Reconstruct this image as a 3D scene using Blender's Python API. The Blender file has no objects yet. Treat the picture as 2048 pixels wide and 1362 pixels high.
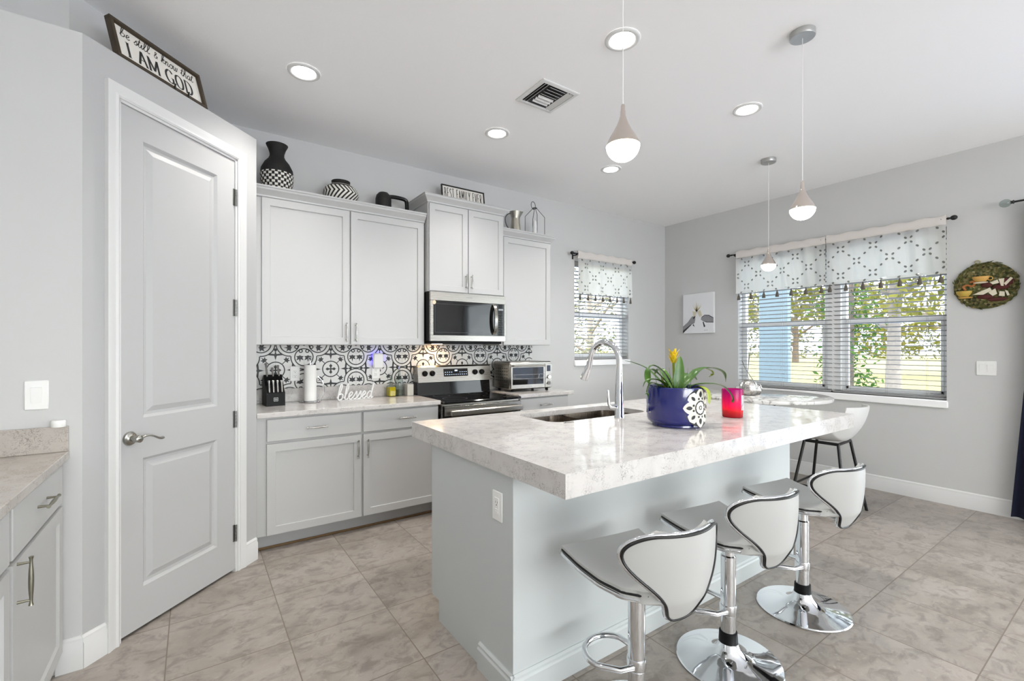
import bpy, bmesh, math, random
from mathutils import Vector, Matrix
random.seed(7)
S = bpy.context.scene
COL = S.collection
PI = math.pi
R = math.radians

# ------------------------------------------------------------------ camera
FPX, YAW, CAMH = 917.0, 34.75, 1.36
cd = bpy.data.cameras.new('camera')
cam = bpy.data.objects.new('camera', cd)
COL.objects.link(cam)
cd.sensor_fit = 'HORIZONTAL'
cd.sensor_width = 36.0
cd.lens = FPX / 2048 * 36.0
cd.shift_y = 12.5 / 2048
cd.clip_start = 0.02
cd.clip_end = 400
cam.location = (0, 0, CAMH)
cam.rotation_euler = (R(90), 0, R(-YAW))
S.camera = cam

# ------------------------------------------------------------------ view, world, sun, large lights
S.view_settings.view_transform = 'Standard'
S.view_settings.look = 'None'
S.view_settings.gamma = 1.0
S.view_settings.use_curve_mapping = False
S.view_settings.exposure = 0.76
S.cycles.use_denoising = True
S.cycles.max_bounces = 10
S.cycles.diffuse_bounces = 6
S.cycles.glossy_bounces = 5
S.cycles.transmission_bounces = 8
S.cycles.transparent_max_bounces = 16
S.cycles.sample_clamp_indirect = 6.0
S.cycles.caustics_reflective = False
S.cycles.caustics_refractive = False

w = bpy.data.worlds.new('sky')
S.world = w
w.use_nodes = True
bg = w.node_tree.nodes['Background']
bg.inputs['Color'].default_value = (0.93, 0.96, 1.0, 1)
bg.inputs['Strength'].default_value = 4.2

sd = bpy.data.lights.new('sun', 'SUN')
sd.energy = 1.5
sd.angle = R(1.0)
sd.color = (1.0, 0.95, 0.86)
sun = bpy.data.objects.new('sun', sd)
COL.objects.link(sun)
sun.rotation_euler = (R(38), 0, R(-20))


def area(name, loc, rot, sx, sy, power, color=(1, 1, 1)):
    d = bpy.data.lights.new(name, 'AREA')
    d.shape = 'RECTANGLE'
    d.size, d.size_y, d.energy, d.color = sx, sy, power, color
    o = bpy.data.objects.new(name, d)
    COL.objects.link(o)
    o.location, o.rotation_euler = loc, rot
    return o


# added area lamps: a rear fill, and one standing in for patio daylight
area('added_rear_fill', (1.3, -5.85, 1.45), (R(153), 0, 0), 4.6, 2.5, 245, (1.0, 0.985, 0.955))
area('daylight_patio_door', (5.25, -1.1, 1.2), (R(122), 0, R(90)), 3.0, 2.2, 14, (1.0, 0.99, 0.97))

# ------------------------------------------------------------------ mesh helper
class MB:
    def __init__(s):
        s.v, s.f, s.m = [], [], None

    def add(s, vs, fs, M=None):
        b = len(s.v)
        s.v += [tuple(M @ Vector(p)) if M else tuple(p) for p in vs]
        s.f += [tuple(b + i for i in f) for f in fs]
        return s

    def box(s, x0, x1, y0, y1, z0, z1, b=0.0, M=None):
        if x1 < x0: x0, x1 = x1, x0
        if y1 < y0: y0, y1 = y1, y0
        if z1 < z0: z0, z1 = z1, z0
        if b <= 0:
            vs = [(x, y, z) for z in (z0, z1) for y in (y0, y1) for x in (x0, x1)]
            return s.add(vs, [(0, 2, 3, 1), (4, 5, 7, 6), (0, 1, 5, 4), (2, 6, 7, 3), (0, 4, 6, 2), (1, 3, 7, 5)], M)
        b = min(b, (x1 - x0) * .49, (y1 - y0) * .49, (z1 - z0) * .49)
        c = ((x0 + x1) / 2, (y0 + y1) / 2, (z0 + z1) / 2)
        h = ((x1 - x0) / 2, (y1 - y0) / 2, (z1 - z0) / 2)
        vs, idx = [], {}
        for sx in (-1, 1):
            for sy in (-1, 1):
                for sz in (-1, 1):
                    sg = (sx, sy, sz)
                    for a in range(3):
                        p = [c[k] + sg[k] * (h[k] - (0 if k == a else b)) for k in range(3)]
                        idx[(sg, a)] = len(vs)
                        vs.append(tuple(p))
        cen = Vector(c)
        fs = []

        def face(ids):
            ps = [Vector(vs[i]) for i in ids]
            n = (ps[1] - ps[0]).cross(ps[2] - ps[0])
            mid = sum(ps, Vector()) / len(ps)
            fs.append(tuple(ids) if n.dot(mid - cen) > 0 else tuple(reversed(ids)))
        for a in range(3):
            o1, o2 = (a + 1) % 3, (a + 2) % 3
            for sa in (-1, 1):
                ids = []
                for s1, s2 in ((-1, -1), (1, -1), (1, 1), (-1, 1)):
                    sg = [0, 0, 0]; sg[a] = sa; sg[o1] = s1; sg[o2] = s2
                    ids.append(idx[(tuple(sg), a)])
                face(ids)
            for s1 in (-1, 1):
                for s2 in (-1, 1):
                    sg0 = [0, 0, 0]; sg0[o1] = s1; sg0[o2] = s2
                    sg1 = list(sg0); sg0[a] = -1; sg1[a] = 1
                    face([idx[(tuple(sg0), o1)], idx[(tuple(sg1), o1)], idx[(tuple(sg1), o2)], idx[(tuple(sg0), o2)]])
        for sx in (-1, 1):
            for sy in (-1, 1):
                for sz in (-1, 1):
                    face([idx[((sx, sy, sz), a)] for a in range(3)])
        return s.add(vs, fs, M)

    def lathe(s, prof, n=32, M=None, cap0=True, cap1=True, x=0, y=0):
        """prof: list of (radius, z); spun about z"""
        vs, fs = [], []
        for r, z in prof:
            for i in range(n):
                a = 2 * PI * i / n
                vs.append((x + r * math.cos(a), y + r * math.sin(a), z))
        for k in range(len(prof) - 1):
            for i in range(n):
                j = (i + 1) % n
                fs.append((k * n + i, k * n + j, (k + 1) * n + j, (k + 1) * n + i))
        if cap0: fs.append(tuple(reversed(range(n))))
        if cap1: fs.append(tuple((len(prof) - 1) * n + i for i in range(n)))
        return s.add(vs, fs, M)

    def cyl(s, p0, p1, r0, r1=None, n=20, caps=True):
        return s.tube([p0, p1], [r0, r0 if r1 is None else r1], n, caps=caps)

    def tube(s, pts, r, n=10, closed=False, caps=True, flat=1.0, M=None):
        pts = [Vector(p) for p in pts]
        m = len(pts)
        rr = r if isinstance(r, (list, tuple)) else [r] * m
        vs, fs = [], []
        up = None
        for i, p in enumerate(pts):
            if closed:
                t = (pts[(i + 1) % m] - pts[i - 1])
            else:
                t = pts[min(i + 1, m - 1)] - pts[max(i - 1, 0)]
            t = t.normalized() if t.length > 1e-9 else Vector((0, 0, 1))
            if up is None:
                up = Vector((0, 0, 1)) if abs(t.z) < .9 else Vector((1, 0, 0))
            sx = t.cross(up)
            if sx.length < 1e-6: sx = t.cross(Vector((0, 1, 0)))
            sx.normalize()
            up = sx.cross(t).normalized()
            for k in range(n):
                a = 2 * PI * k / n
                vs.append(p + sx * (rr[i] * math.cos(a)) + up * (rr[i] * flat * math.sin(a)))
        for i in range(m if closed else m - 1):
            i2 = (i + 1) % m
            for k in range(n):
                k2 = (k + 1) % n
                fs.append((i * n + k, i * n + k2, i2 * n + k2, i2 * n + k))
        if caps and not closed:
            fs.append(tuple(reversed(range(n))))
            fs.append(tuple((m - 1) * n + k for k in range(n)))
        return s.add(vs, fs, M)

    def ball(s, c, r, nu=20, nv=12, sc=(1, 1, 1), M=None):
        vs = [(c[0], c[1], c[2] - r * sc[2])]
        for j in range(1, nv):
            b = -PI / 2 + PI * j / nv
            for i in range(nu):
                a = 2 * PI * i / nu
                vs.append((c[0] + r * sc[0] * math.cos(b) * math.cos(a), c[1] + r * sc[1] * math.cos(b) * math.sin(a), c[2] + r * sc[2] * math.sin(b)))
        vs.append((c[0], c[1], c[2] + r * sc[2]))
        fs = []
        for i in range(nu):
            i2 = (i + 1) % nu
            fs.append((0, 1 + i2, 1 + i))
            for j in range(nv - 2):
                fs.append((1 + j * nu + i, 1 + j * nu + i2, 1 + (j + 1) * nu + i2, 1 + (j + 1) * nu + i))
            fs.append((1 + (nv - 2) * nu + i, 1 + (nv - 2) * nu + i2, len(vs) - 1))
        return s.add(vs, fs, M)

    def prism(s, poly, d0, d1, axis='z', M=None):
        """poly 2-D; axis z: (x,y)->z ; y: (x,z)->y ; x: (y,z)->x"""
        n = len(poly)

        def P(p, d):
            return (p[0], p[1], d) if axis == 'z' else ((p[0], d, p[1]) if axis == 'y' else (d, p[0], p[1]))
        vs = [P(p, d0) for p in poly] + [P(p, d1) for p in poly]
        fs = [tuple(reversed(range(n))), tuple(range(n, 2 * n))]
        for i in range(n):
            j = (i + 1) % n
            fs.append((i, j, n + j, n + i))
        return s.add(vs, fs, M)

    def extrude(s, prof, p0, p1, side, up=(0, 0, 1)):
        """sweep a 2-D profile (a along side, b along up) from p0 to p1"""
        p0, p1, side, up = Vector(p0), Vector(p1), Vector(side), Vector(up)
        n = len(prof)
        vs = [p + side * a + up * b for p in (p0, p1) for a, b in prof]
        fs = [tuple(range(n)), tuple(reversed(range(n, 2 * n)))]
        for i in range(n):
            j = (i + 1) % n
            fs.append((j, i, n + i, n + j))
        return s.add(vs, fs)

    def grid(s, fn, nu, nv, closed_u=False):
        vs = [tuple(fn(i / nu, j / nv)) for j in range(nv + 1) for i in range(nu + (0 if closed_u else 1))]
        k = nu + (0 if closed_u else 1)
        fs = []
        for j in range(nv):
            for i in range(nu):
                i2 = (i + 1) % k if closed_u else i + 1
                fs.append((j * k + i, j * k + i2, (j + 1) * k + i2, (j + 1) * k + i))
        return s.add(vs, fs)

    def slab(s, fn, nfn, nu, nv, th):
        """closed shell: surface fn(u,v) thickened by th along the averaged normal"""
        P = [[Vector(fn(i / nu, j / nv)) for i in range(nu + 1)] for j in range(nv + 1)]
        N = [[None] * (nu + 1) for _ in range(nv + 1)]
        for j in range(nv + 1):
            for i in range(nu + 1):
                du = P[j][min(i + 1, nu)] - P[j][max(i - 1, 0)]
                dv = P[min(j + 1, nv)][i] - P[max(j - 1, 0)][i]
                nn = du.cross(dv)
                N[j][i] = nn.normalized() if nn.length > 1e-9 else Vector((0, 0, 1))
        k = nu + 1
        vs = [P[j][i] for j in range(nv + 1) for i in range(k)] + [P[j][i] - N[j][i] * th for j in range(nv + 1) for i in range(k)]
        o = k * (nv + 1)
        fs = []
        for j in range(nv):
            for i in range(nu):
                a, b, c, d = j * k + i, j * k + i + 1, (j + 1) * k + i + 1, (j + 1) * k + i
                fs += [(a, b, c, d), (o + d, o + c, o + b, o + a)]
        rim = [i for i in range(k)] + [j * k + nu for j in range(1, nv + 1)] + [nv * k + i for i in range(nu - 1, -1, -1)] + [j * k for j in range(nv - 1, 0, -1)]
        for q in range(len(rim)):
            a, b = rim[q], rim[(q + 1) % len(rim)]
            fs.append((b, a, o + a, o + b))
        return s.add(vs, fs)

    def xf(s, M):
        s.v = [tuple(M @ Vector(p)) for p in s.v]
        return s

    def mesh(s, name, mat, smooth=None):
        me = bpy.data.meshes.new(name)
        me.from_pydata([tuple(p) for p in s.v], [], s.f)
        bm = bmesh.new()
        bm.from_mesh(me)
        bmesh.ops.recalc_face_normals(bm, faces=bm.faces)
        if smooth:
            for f in bm.faces: f.smooth = True
            for e in bm.edges:
                if len(e.link_faces) == 2 and e.calc_face_angle(0) > R(smooth): e.smooth = False
        bm.to_mesh(me)
        bm.free()
        if mat: me.materials.append(mat)
        return me


def link(name, mb, mat, parent=None, smooth=40, label=None):
    o = bpy.data.objects.new(name, mb.mesh(name, mat, smooth))
    COL.objects.link(o)
    if parent: o.parent = parent
    if label: o['label'] = label
    return o


def thing(name, label, cat, loc=(0, 0, 0), rz=0.0, group=None, rot=None):
    o = bpy.data.objects.new(name, None)
    COL.objects.link(o)
    o.empty_display_size = .1
    o.location = loc
    o.rotation_euler = rot if rot else (0, 0, rz)
    o['label'], o['category'] = label, cat
    if group: o['group'] = group
    return o


def tag(o, label, cat, group=None, kind=None):
    o['label'], o['category'] = label, cat
    if group: o['group'] = group
    if kind: o['kind'] = kind
    return o


def struct(name, mb, mat, parent=None, smooth=None, label=None):
    o = link(name, mb, mat, parent, smooth)
    if not parent:
        o['kind'] = 'structure'
        if label: o['label'] = label
    return o


def put(o, loc, rz=0, rot=None):
    o.location = loc
    o.rotation_euler = rot if rot else (0, 0, rz)
    return o


def dup(root, loc, rz=0.0, label=None, group=None):
    r = root.copy(); COL.objects.link(r)
    r.location = loc; r.rotation_euler = (0, 0, rz)
    if label: r['label'] = label
    if group: r['group'] = group
    for ch in list(root.children):
        c = ch.copy(); COL.objects.link(c); c.parent = r
        for g in ch.children:
            d = g.copy(); COL.objects.link(d); d.parent = c
    return r


# ------------------------------------------------------------------ materials
def lin(c):
    return tuple(((x / 255) / 12.92 if x / 255 <= .04045 else ((x / 255 + .055) / 1.055) ** 2.4) for x in c)


class NT:
    def __init__(s, mat):
        s.t = mat.node_tree
        s.b = s.t.nodes['Principled BSDF']

    def n(s, typ, **kw):
        nd = s.t.nodes.new(typ)
        for k, v in kw.items():
            if k.startswith('_'): setattr(nd, k[1:], v)
            else: s.set(nd.inputs[k.replace('__', ' ')], v)
        return nd

    def set(s, inp, v):
        if isinstance(v, bpy.types.NodeSocket): s.t.links.new(v, inp)
        elif isinstance(v, (tuple, list)) and inp.type == 'RGBA' and len(v) == 3: inp.default_value = (*v, 1)
        else: inp.default_value = v

    def m(s, op, a, b=0.0, c=0.0):
        nd = s.t.nodes.new('ShaderNodeMath'); nd.operation = op
        s.set(nd.inputs[0], a); s.set(nd.inputs[1], b); s.set(nd.inputs[2], c)
        return nd.outputs[0]

    def mix(s, f, a, b):
        nd = s.t.nodes.new('ShaderNodeMix'); nd.data_type = 'RGBA'
        s.set(nd.inputs[0], f); s.set(nd.inputs[6], a); s.set(nd.inputs[7], b)
        return nd.outputs[2]

    def ramp(s, f, stops):
        nd = s.t.nodes.new('ShaderNodeValToRGB')
        s.set(nd.inputs[0], f)
        e = nd.color_ramp.elements
        while len(e) < len(stops): e.new(.5)
        for k, (p, c) in enumerate(stops):
            e[k].position = p
            e[k].color = (*c, 1) if len(c) == 3 else c
        return nd.outputs[0]

    def noise(s, vec, scale, detail=3, rough=.5, dist=0):
        nd = s.n('ShaderNodeTexNoise', Vector=vec, Scale=scale, Detail=detail, Roughness=rough, Distortion=dist)
        return nd.outputs[0]

    def pos(s):
        return s.n('ShaderNodeNewGeometry').outputs['Position']

    def obj(s):
        return s.n('ShaderNodeTexCoord').outputs['Object']

    def scale(s, vec, x, y, z):
        nd = s.n('ShaderNodeMapping', Vector=vec)
        nd.inputs['Scale'].default_value = (x, y, z)
        return nd.outputs[0]

    def bump(s, h, strength=.1, dist=.01):
        s.set(s.b.inputs['Normal'], s.n('ShaderNodeBump', Height=h, Strength=strength, Distance=dist).outputs[0])


def mat(name, rgb, rough=.5, metal=0.0, spec=.5, coat=0.0, emit=None, es=0.0, trans=0.0, ior=1.45, noise=0.0, nscale=40, alpha=1.0):
    m = bpy.data.materials.new(name)
    m.use_nodes = True
    t = NT(m)
    c = lin(rgb)
    t.b.inputs['Base Color'].default_value = (*c, 1)
    t.b.inputs['Roughness'].default_value = rough
    t.b.inputs['Metallic'].default_value = metal
    t.b.inputs['Specular IOR Level'].default_value = spec
    t.b.inputs['Coat Weight'].default_value = coat
    t.b.inputs['Transmission Weight'].default_value = trans
    t.b.inputs['IOR'].default_value = ior
    t.b.inputs['Alpha'].default_value = alpha
    if emit:
        t.b.inputs['Emission Color'].default_value = (*lin(emit), 1)
        t.b.inputs['Emission Strength'].default_value = es
    if noise:
        f = t.noise(t.obj(), nscale, 4)
        t.set(t.b.inputs['Base Color'], t.mix(f, tuple(x * (1 - noise) for x in c), tuple(min(1, x * (1 + noise)) for x in c)))
    return m


M = {}
M['wall'] = mat('wall_paint', (201, 201, 200), .75, noise=.015, nscale=6)
t = NT(M['wall']); t.bump(t.noise(t.pos(), 90, 3), .05, .004)
M['ceil'] = mat('ceiling_paint', (249, 249, 250), .85)
t = NT(M['ceil']); t.bump(t.noise(t.pos(), 45, 4, .6), .12, .006)
M['pantry'] = mat('pantry_wall_paint', (184, 184, 184), .6, noise=.012, nscale=6)
M['trim'] = mat('white_trim_paint', (218, 218, 217), .35)
M['door'] = mat('white_door_paint', (186, 186, 186), .4)
M['cab'] = mat('white_cabinet_paint', (190, 190, 189), .35)
M['toe'] = mat('shaded_toe_kick_paint', (168, 168, 168), .5)  # cabinet white darkened to hold the shade of the recess
M['island'] = mat('pale_grey_island_paint', (194, 198, 198), .4, noise=.02, nscale=3)
M['plastic'] = mat('white_plastic', (236, 236, 234), .35)
M['slot'] = mat('dark_slot', (40, 40, 42), .6)
M['chrome'] = mat('chrome', (225, 227, 230), .05, 1.0)
M['nickel'] = mat('satin_nickel', (178, 176, 170), .25, 1.0)
M['nickel_d'] = mat('aged_nickel', (150, 147, 132), .32, 1.0)
M['hinge'] = mat('hinge_steel', (140, 140, 138), .35, 1.0)
M['black'] = mat('black_metal', (18, 18, 19), .4)
M['blackgloss'] = mat('black_glass', (8, 8, 9), .05)
M['blackplastic'] = mat('black_plastic', (10, 10, 11), .5, spec=.25)
M['white_vinyl'] = mat('white_vinyl', (178, 178, 176), .38)
M['grey_vinyl'] = mat('pale_grey_vinyl', (188, 188, 186), .32)
M['shell'] = mat('white_shell_plastic', (204, 203, 201), .4)
M['brown_strip'] = mat('mottled_brown', (112, 88, 58), .5, noise=.2)

# brushed stainless
M['steel'] = mat('brushed_stainless', (160, 156, 149), .28, 1.0)
t = NT(M['steel'])
f = t.noise(t.scale(t.obj(), 4, 4, 700), 1.0, 2)
t.set(t.b.inputs['Roughness'], t.m('MULTIPLY_ADD', f, .05, .25))
M['sink'] = mat('sink_steel', (112, 102, 92), .3, 1.0)
t = NT(M['sink'])
t.set(t.b.inputs['Roughness'], t.m('MULTIPLY_ADD', t.noise(t.scale(t.obj(), 200, 200, 6), 1.0, 2), .2, .2))

# quartz
def quartz(name, base, spot, spec_rough=.09, streak=False):
    m = mat(name, base, spec_rough, spec=.36)
    t = NT(m)
    p = t.pos()
    a = t.noise(p, 9, 5, .6, .6)
    col = t.mix(t.ramp(a, [(.42, (0, 0, 0)), (.66, (1, 1, 1))]), lin(base), lin(tuple(x - 10 for x in base)))
    b = t.noise(p, 55, 4, .62, 1.4)
    worm = t.ramp(b, [(.475, (0, 0, 0)), (.5, (1, 1, 1)), (.525, (0, 0, 0))])
    c = t.noise(p, 17, 3, .6, 0)
    gate = t.ramp(c, [(.46, (0, 0, 0)), (.58, (1, 1, 1))])
    k = t.m('MULTIPLY', t.m('MULTIPLY', worm, gate), .85)
    col = t.mix(k, col, lin(spot))
    e = t.noise(p, 120, 2, .5, 0)
    k2 = t.m('MULTIPLY', t.ramp(e, [(.66, (0, 0, 0)), (.72, (1, 1, 1))]), .35)
    col = t.mix(k2, col, lin(tuple(x - 60 for x in base)))
    t.set(t.b.inputs['Base Color'], col)
    return m
M['quartz'] = quartz('speckled_quartz', (206, 202, 199), (96, 92, 90))
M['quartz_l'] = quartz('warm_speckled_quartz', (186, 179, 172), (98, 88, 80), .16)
M['marble'] = mat('grey_marble', (222, 220, 218), .06)
t = NT(M['marble'])
vn = t.noise(t.pos(), 3.2, 6, .6, 1.6)
t.set(t.b.inputs['Base Color'], t.mix(t.ramp(vn, [(.46, (0, 0, 0)), (.5, (1, 1, 1)), (.56, (0, 0, 0))]), lin((214, 212, 209)), lin((140, 136, 131))))

# floor tile
m = mat('stone_floor_tile', (180, 170, 160), .34)
M['floor'] = m
t = NT(m)
p = t.pos()
sp = t.n('ShaderNodeSeparateXYZ', Vector=p)
fx = t.m('DIVIDE', t.m('SUBTRACT', sp.outputs[0], .825 - 20 * .462), .462)
fy = t.m('DIVIDE', t.m('SUBTRACT', sp.outputs[1], .458 - 20 * .468), .468)
ix, iy = t.m('FLOOR', fx), t.m('FLOOR', fy)
rx, ry = t.m('FRACT', fx), t.m('FRACT', fy)
ex = t.m('MINIMUM', rx, t.m('SUBTRACT', 1.0, rx))
ey = t.m('MINIMUM', ry, t.m('SUBTRACT', 1.0, ry))
edge = t.m('MULTIPLY', t.m('MINIMUM', ex, ey), .465)
gro = t.m('LESS_THAN', edge, .0024)
cell = t.n('ShaderNodeCombineXYZ', X=ix, Y=iy)
wn = t.n('ShaderNodeTexWhiteNoise', Vector=cell.outputs[0])
off = t.n('ShaderNodeVectorMath', _operation='MULTIPLY_ADD')
t.set(off.inputs[0], wn.outputs['Color']); off.inputs[1].default_value = (7, 7, 7)
t.set(off.inputs[2], t.scale(p, 1.0, 1.35, 1.0))
q = off.outputs[0]
n1 = t.noise(q, 2.6, 8, .62, .5)
n2 = t.noise(q, 11, 6, .65, .8)
n3 = t.noise(q, 34, 4, .6, 0)
col = t.ramp(n1, [(.28, lin((158, 148, 139))), (.46, lin((182, 172, 162))), (.6, lin((194, 184, 175))), (.76, lin((172, 164, 158)))])
col = t.mix(t.m('MULTIPLY', t.ramp(n2, [(.36, (1, 1, 1)), (.52, (0, 0, 0))]), .52), col, lin((122, 113, 106)))
col = t.mix(t.m('MULTIPLY', t.ramp(n3, [(.6, (0, 0, 0)), (.72, (1, 1, 1))]), .42), col, lin((214, 205, 196)))
bri = t.m('MULTIPLY_ADD', wn.outputs['Value'], .08, .66)
hs = t.n('ShaderNodeHueSaturation', Color=col, Value=bri)
col = t.mix(gro, hs.outputs[0], lin((122, 112, 101)))
t.set(t.b.inputs['Base Color'], col)
t.set(t.b.inputs['Roughness'], t.m('MULTIPLY_ADD', n2, .25, .26))
hh = t.m('ADD', t.m('MULTIPLY', t.m('MINIMUM', edge, .004), 200.0), t.m('MULTIPLY', n2, .25))
t.bump(hh, .25, .002)

# glass
def glass(name, rgb=(255, 255, 255), fac=.08, rough=0.0):
    m = bpy.data.materials.new(name); m.use_nodes = True
    nt = m.node_tree
    nt.nodes.clear()
    o = nt.nodes.new('ShaderNodeOutputMaterial')
    mx = nt.nodes.new('ShaderNodeMixShader')
    tr = nt.nodes.new('ShaderNodeBsdfTransparent'); tr.inputs[0].default_value = (*lin(rgb), 1)
    gl = nt.nodes.new('ShaderNodeBsdfGlossy'); gl.inputs['Roughness'].default_value = rough
    fr = nt.nodes.new('ShaderNodeFresnel'); fr.inputs[0].default_value = 1.45
    ge = nt.nodes.new('ShaderNodeNewGeometry')
    inv = nt.nodes.new('ShaderNodeMath'); inv.operation = 'SUBTRACT'; inv.inputs[0].default_value = 1.0
    mu = nt.nodes.new('ShaderNodeMath'); mu.operation = 'MULTIPLY'
    nt.links.new(ge.outputs['Backfacing'], inv.inputs[1])
    nt.links.new(fr.outputs[0], mu.inputs[0]); nt.links.new(inv.outputs[0], mu.inputs[1])
    nt.links.new(mu.outputs[0], mx.inputs[0])
    nt.links.new(tr.outputs[0], mx.inputs[1])
    nt.links.new(gl.outputs[0], mx.inputs[2])
    nt.links.new(mx.outputs[0], o.inputs[0])
    return m
M['pane'] = glass('window_glass', (246, 250, 250))
M['glass'] = glass('clear_glass', (222, 228, 226))


def cloth(name, rgb, trans=.5):
    m = mat(name, rgb, .9, spec=.1)
    t = NT(m)
    tr = t.t.nodes.new('ShaderNodeBsdfTranslucent')
    mx = t.t.nodes.new('ShaderNodeMixShader')
    mx.inputs[0].default_value = trans
    out = t.t.nodes['Material Output']
    t.t.links.new(t.b.outputs[0], mx.inputs[1])
    t.t.links.new(tr.outputs[0], mx.inputs[2])
    t.t.links.new(mx.outputs[0], out.inputs[0])
    tr.inputs[0].default_value = (*lin(rgb), 1)
    return m, t, tr

# valance cloth printed with sprigs set out in diamonds (x = along the rod, z = height)
m, t, tr = cloth('printed_sheer_cloth', (248, 248, 246), .8)
M['valance'] = m
sp = t.n('ShaderNodeSeparateXYZ', Vector=t.obj())
a0 = t.m('DIVIDE', sp.outputs[0], .26); b0 = t.m('DIVIDE', sp.outputs[2], .26)
mask = None
for sg in (1.0, -1.0):
    a = t.m('ADD', t.m('MULTIPLY', b0, sg), t.m('ADD', a0, 20.0))
    b = t.m('ADD', t.m('MULTIPLY', b0, -sg), t.m('ADD', a0, 20.0))
    da = t.m('SUBTRACT', t.m('FRACT', t.m('ADD', a, .5)), .5)
    db = t.m('DIVIDE', t.m('SUBTRACT', t.m('FRACT', t.m('MULTIPLY', b, 3.0)), .5), 3.0)
    d = t.m('SQRT', t.m('ADD', t.m('POWER', t.m('MULTIPLY', da, 1.25), 2.0), t.m('POWER', t.m('MULTIPLY', db, .9), 2.0)))
    k = t.m('LESS_THAN', d, .060)
    mask = k if mask is None else t.m('MAXIMUM', mask, k)
col = t.mix(t.m('MULTIPLY', mask, .8), lin((246, 245, 242)), lin((150, 148, 142)))
t.set(t.b.inputs['Base Color'], col)
t.set(tr.inputs[0], col)
M['tassel'] = mat('backlit_tassel_yarn', (98, 92, 84), .9)  # white yarn darkened in colour to look backlit
M['pocket'] = cloth('rod_pocket_cloth', (232, 226, 221), .15)[0]
M['blind'] = cloth('backlit_blind_slat', (168, 168, 168), .06)[0]  # white slats greyed so they read dark against the bright windows
M['navy'] = mat('navy_curtain', (16, 20, 44), .9)
M['frame'] = mat('white_window_vinyl', (250, 250, 250), .4)
M['canopy'] = mat('pale_grey_canopy', (176, 176, 174), .3, .5)
M['lens'] = mat('lit_lamp_lens', (255, 255, 255), .5, emit=(255, 252, 247), es=16)
M['globe'] = mat('lit_bubble_glass', (255, 255, 255), .5, emit=(255, 247, 230), es=12)
M['pendant'] = mat('polished_pendant_cone', (214, 204, 196), .09, 1.0)
M['frost'] = mat('frosted_plastic', (238, 238, 236), .5)

# ================================================================== THE SETTING
YB, XR, CE = 4.0, 5.348, 3.02          # cabinet wall, window wall, ceiling
XL, YR = -1.08, -6.0                   # left wall, rear wall
PZ = 2.692                             # top of the pantry box
PA, PB = (-.389, 2.639), (.318, 3.346) # ends of the pantry's diagonal wall

struct('floor', MB().box(XL - .2, XR + .2, YR - .2, YB + .2, -.12, 0), M['floor'])
struct('ceiling', MB().box(XL - .2, XR + .2, YR - .2, YB + .2, CE, CE + .15), M['ceil'])


def wall_with_holes(a0, a1, z0, z1, holes, axis, d0, d1):
    mb = MB()

    def bx(p0, p1, q0, q1):
        if p1 - p0 < 1e-6 or q1 - q0 < 1e-6: return
        if axis == 'x': mb.box(p0, p1, d0, d1, q0, q1)
        else: mb.box(d0, d1, p0, p1, q0, q1)
    cur = a0
    for h0, h1, hz0, hz1 in sorted(holes):
        bx(cur, h0, z0, z1)
        bx(h0, h1, z0, hz0)
        bx(h0, h1, hz1, z1)
        cur = h1
    bx(cur, a1, z0, z1)
    return mb


W1 = (3.667, 4.600, 1.205, 2.37)
W2 = (1.115, 2.966, .895, 2.40)
DR = (-2.7, .45, 0.0, 2.4)
RW = (-.7, 4.9, .35, 2.65)
struct('wall_back', wall_with_holes(XL - .2, XR + .2, 0, CE, [W1], 'x', YB, YB + .2), M['wall'])
struct('wall_right', wall_with_holes(YR - .2, YB, 0, CE, [W2, DR], 'y', XR, XR + .2), M['wall'])
struct('wall_rear', wall_with_holes(XL - .2, XR, 0, CE, [RW], 'x', YR - .2, YR), M['wall'])
struct('wall_left', MB().box(XL - .2, XL, YR, YB, 0, CE), M['wall'])

# pantry box: return wall beside the small counter, diagonal wall with its door, side wall, flat top, chase above
mb = MB().box(XL, PA[0], PA[1], PA[1] + .09, 0, PZ)
struct('wall_return', mb, M['wall'])
s2 = 1 / math.sqrt(2)


def dg(s, d=0.0):                       # point on the diagonal wall: s along it, d behind its face
    return (PA[0] + s * s2 - d * s2, PA[1] + s * s2 + d * s2)


DL = math.hypot(PB[0] - PA[0], PB[1] - PA[1])
D0, D1, DH = .146, .851, 2.495          # door opening along the wall, its head
mb = MB()
for a, b, z0, z1 in ((0, D0, 0, PZ), (D1, DL, 0, PZ), (D0, D1, DH, PZ)):
    mb.prism([dg(a), dg(b), dg(b, .1), dg(a, .1)], z0, z1)
struct('wall_pantry', mb, M['pantry'])
struct('wall_pantry_side', MB().prism([PB, (PB[0] + .012, PB[1] + .012), (PB[0] + .012, YB), (PB[0] - .08, YB), (PB[0] - .08, PB[1] + .06), dg(DL, .1)], 0, PZ), M['pantry'])
top = MB().prism([(XL, PA[1] + .002), (PA[0] + .002, PA[1] + .002), (PB[0], PB[1] + .003), (PB[0], YB), (XL, YB)], PZ - .03, PZ - .001)
struct('ceiling_pantry_top', top, M['pantry'])
ca, cb = dg(.145 - .0, .27), dg(.62, .27)
struct('wall_chase', MB().prism([(XL, ca[1]), ca, cb, (cb[0], YB), (XL, YB)], PZ, CE), M['wall'])
# dark inside behind the gap under the door
struct('wall_pantry_inside', MB().prism([dg(.02, .5), dg(DL - .02, .5), dg(DL - .02, .52), dg(.02, .52)], 0, PZ - .05), M['wall'])

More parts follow.
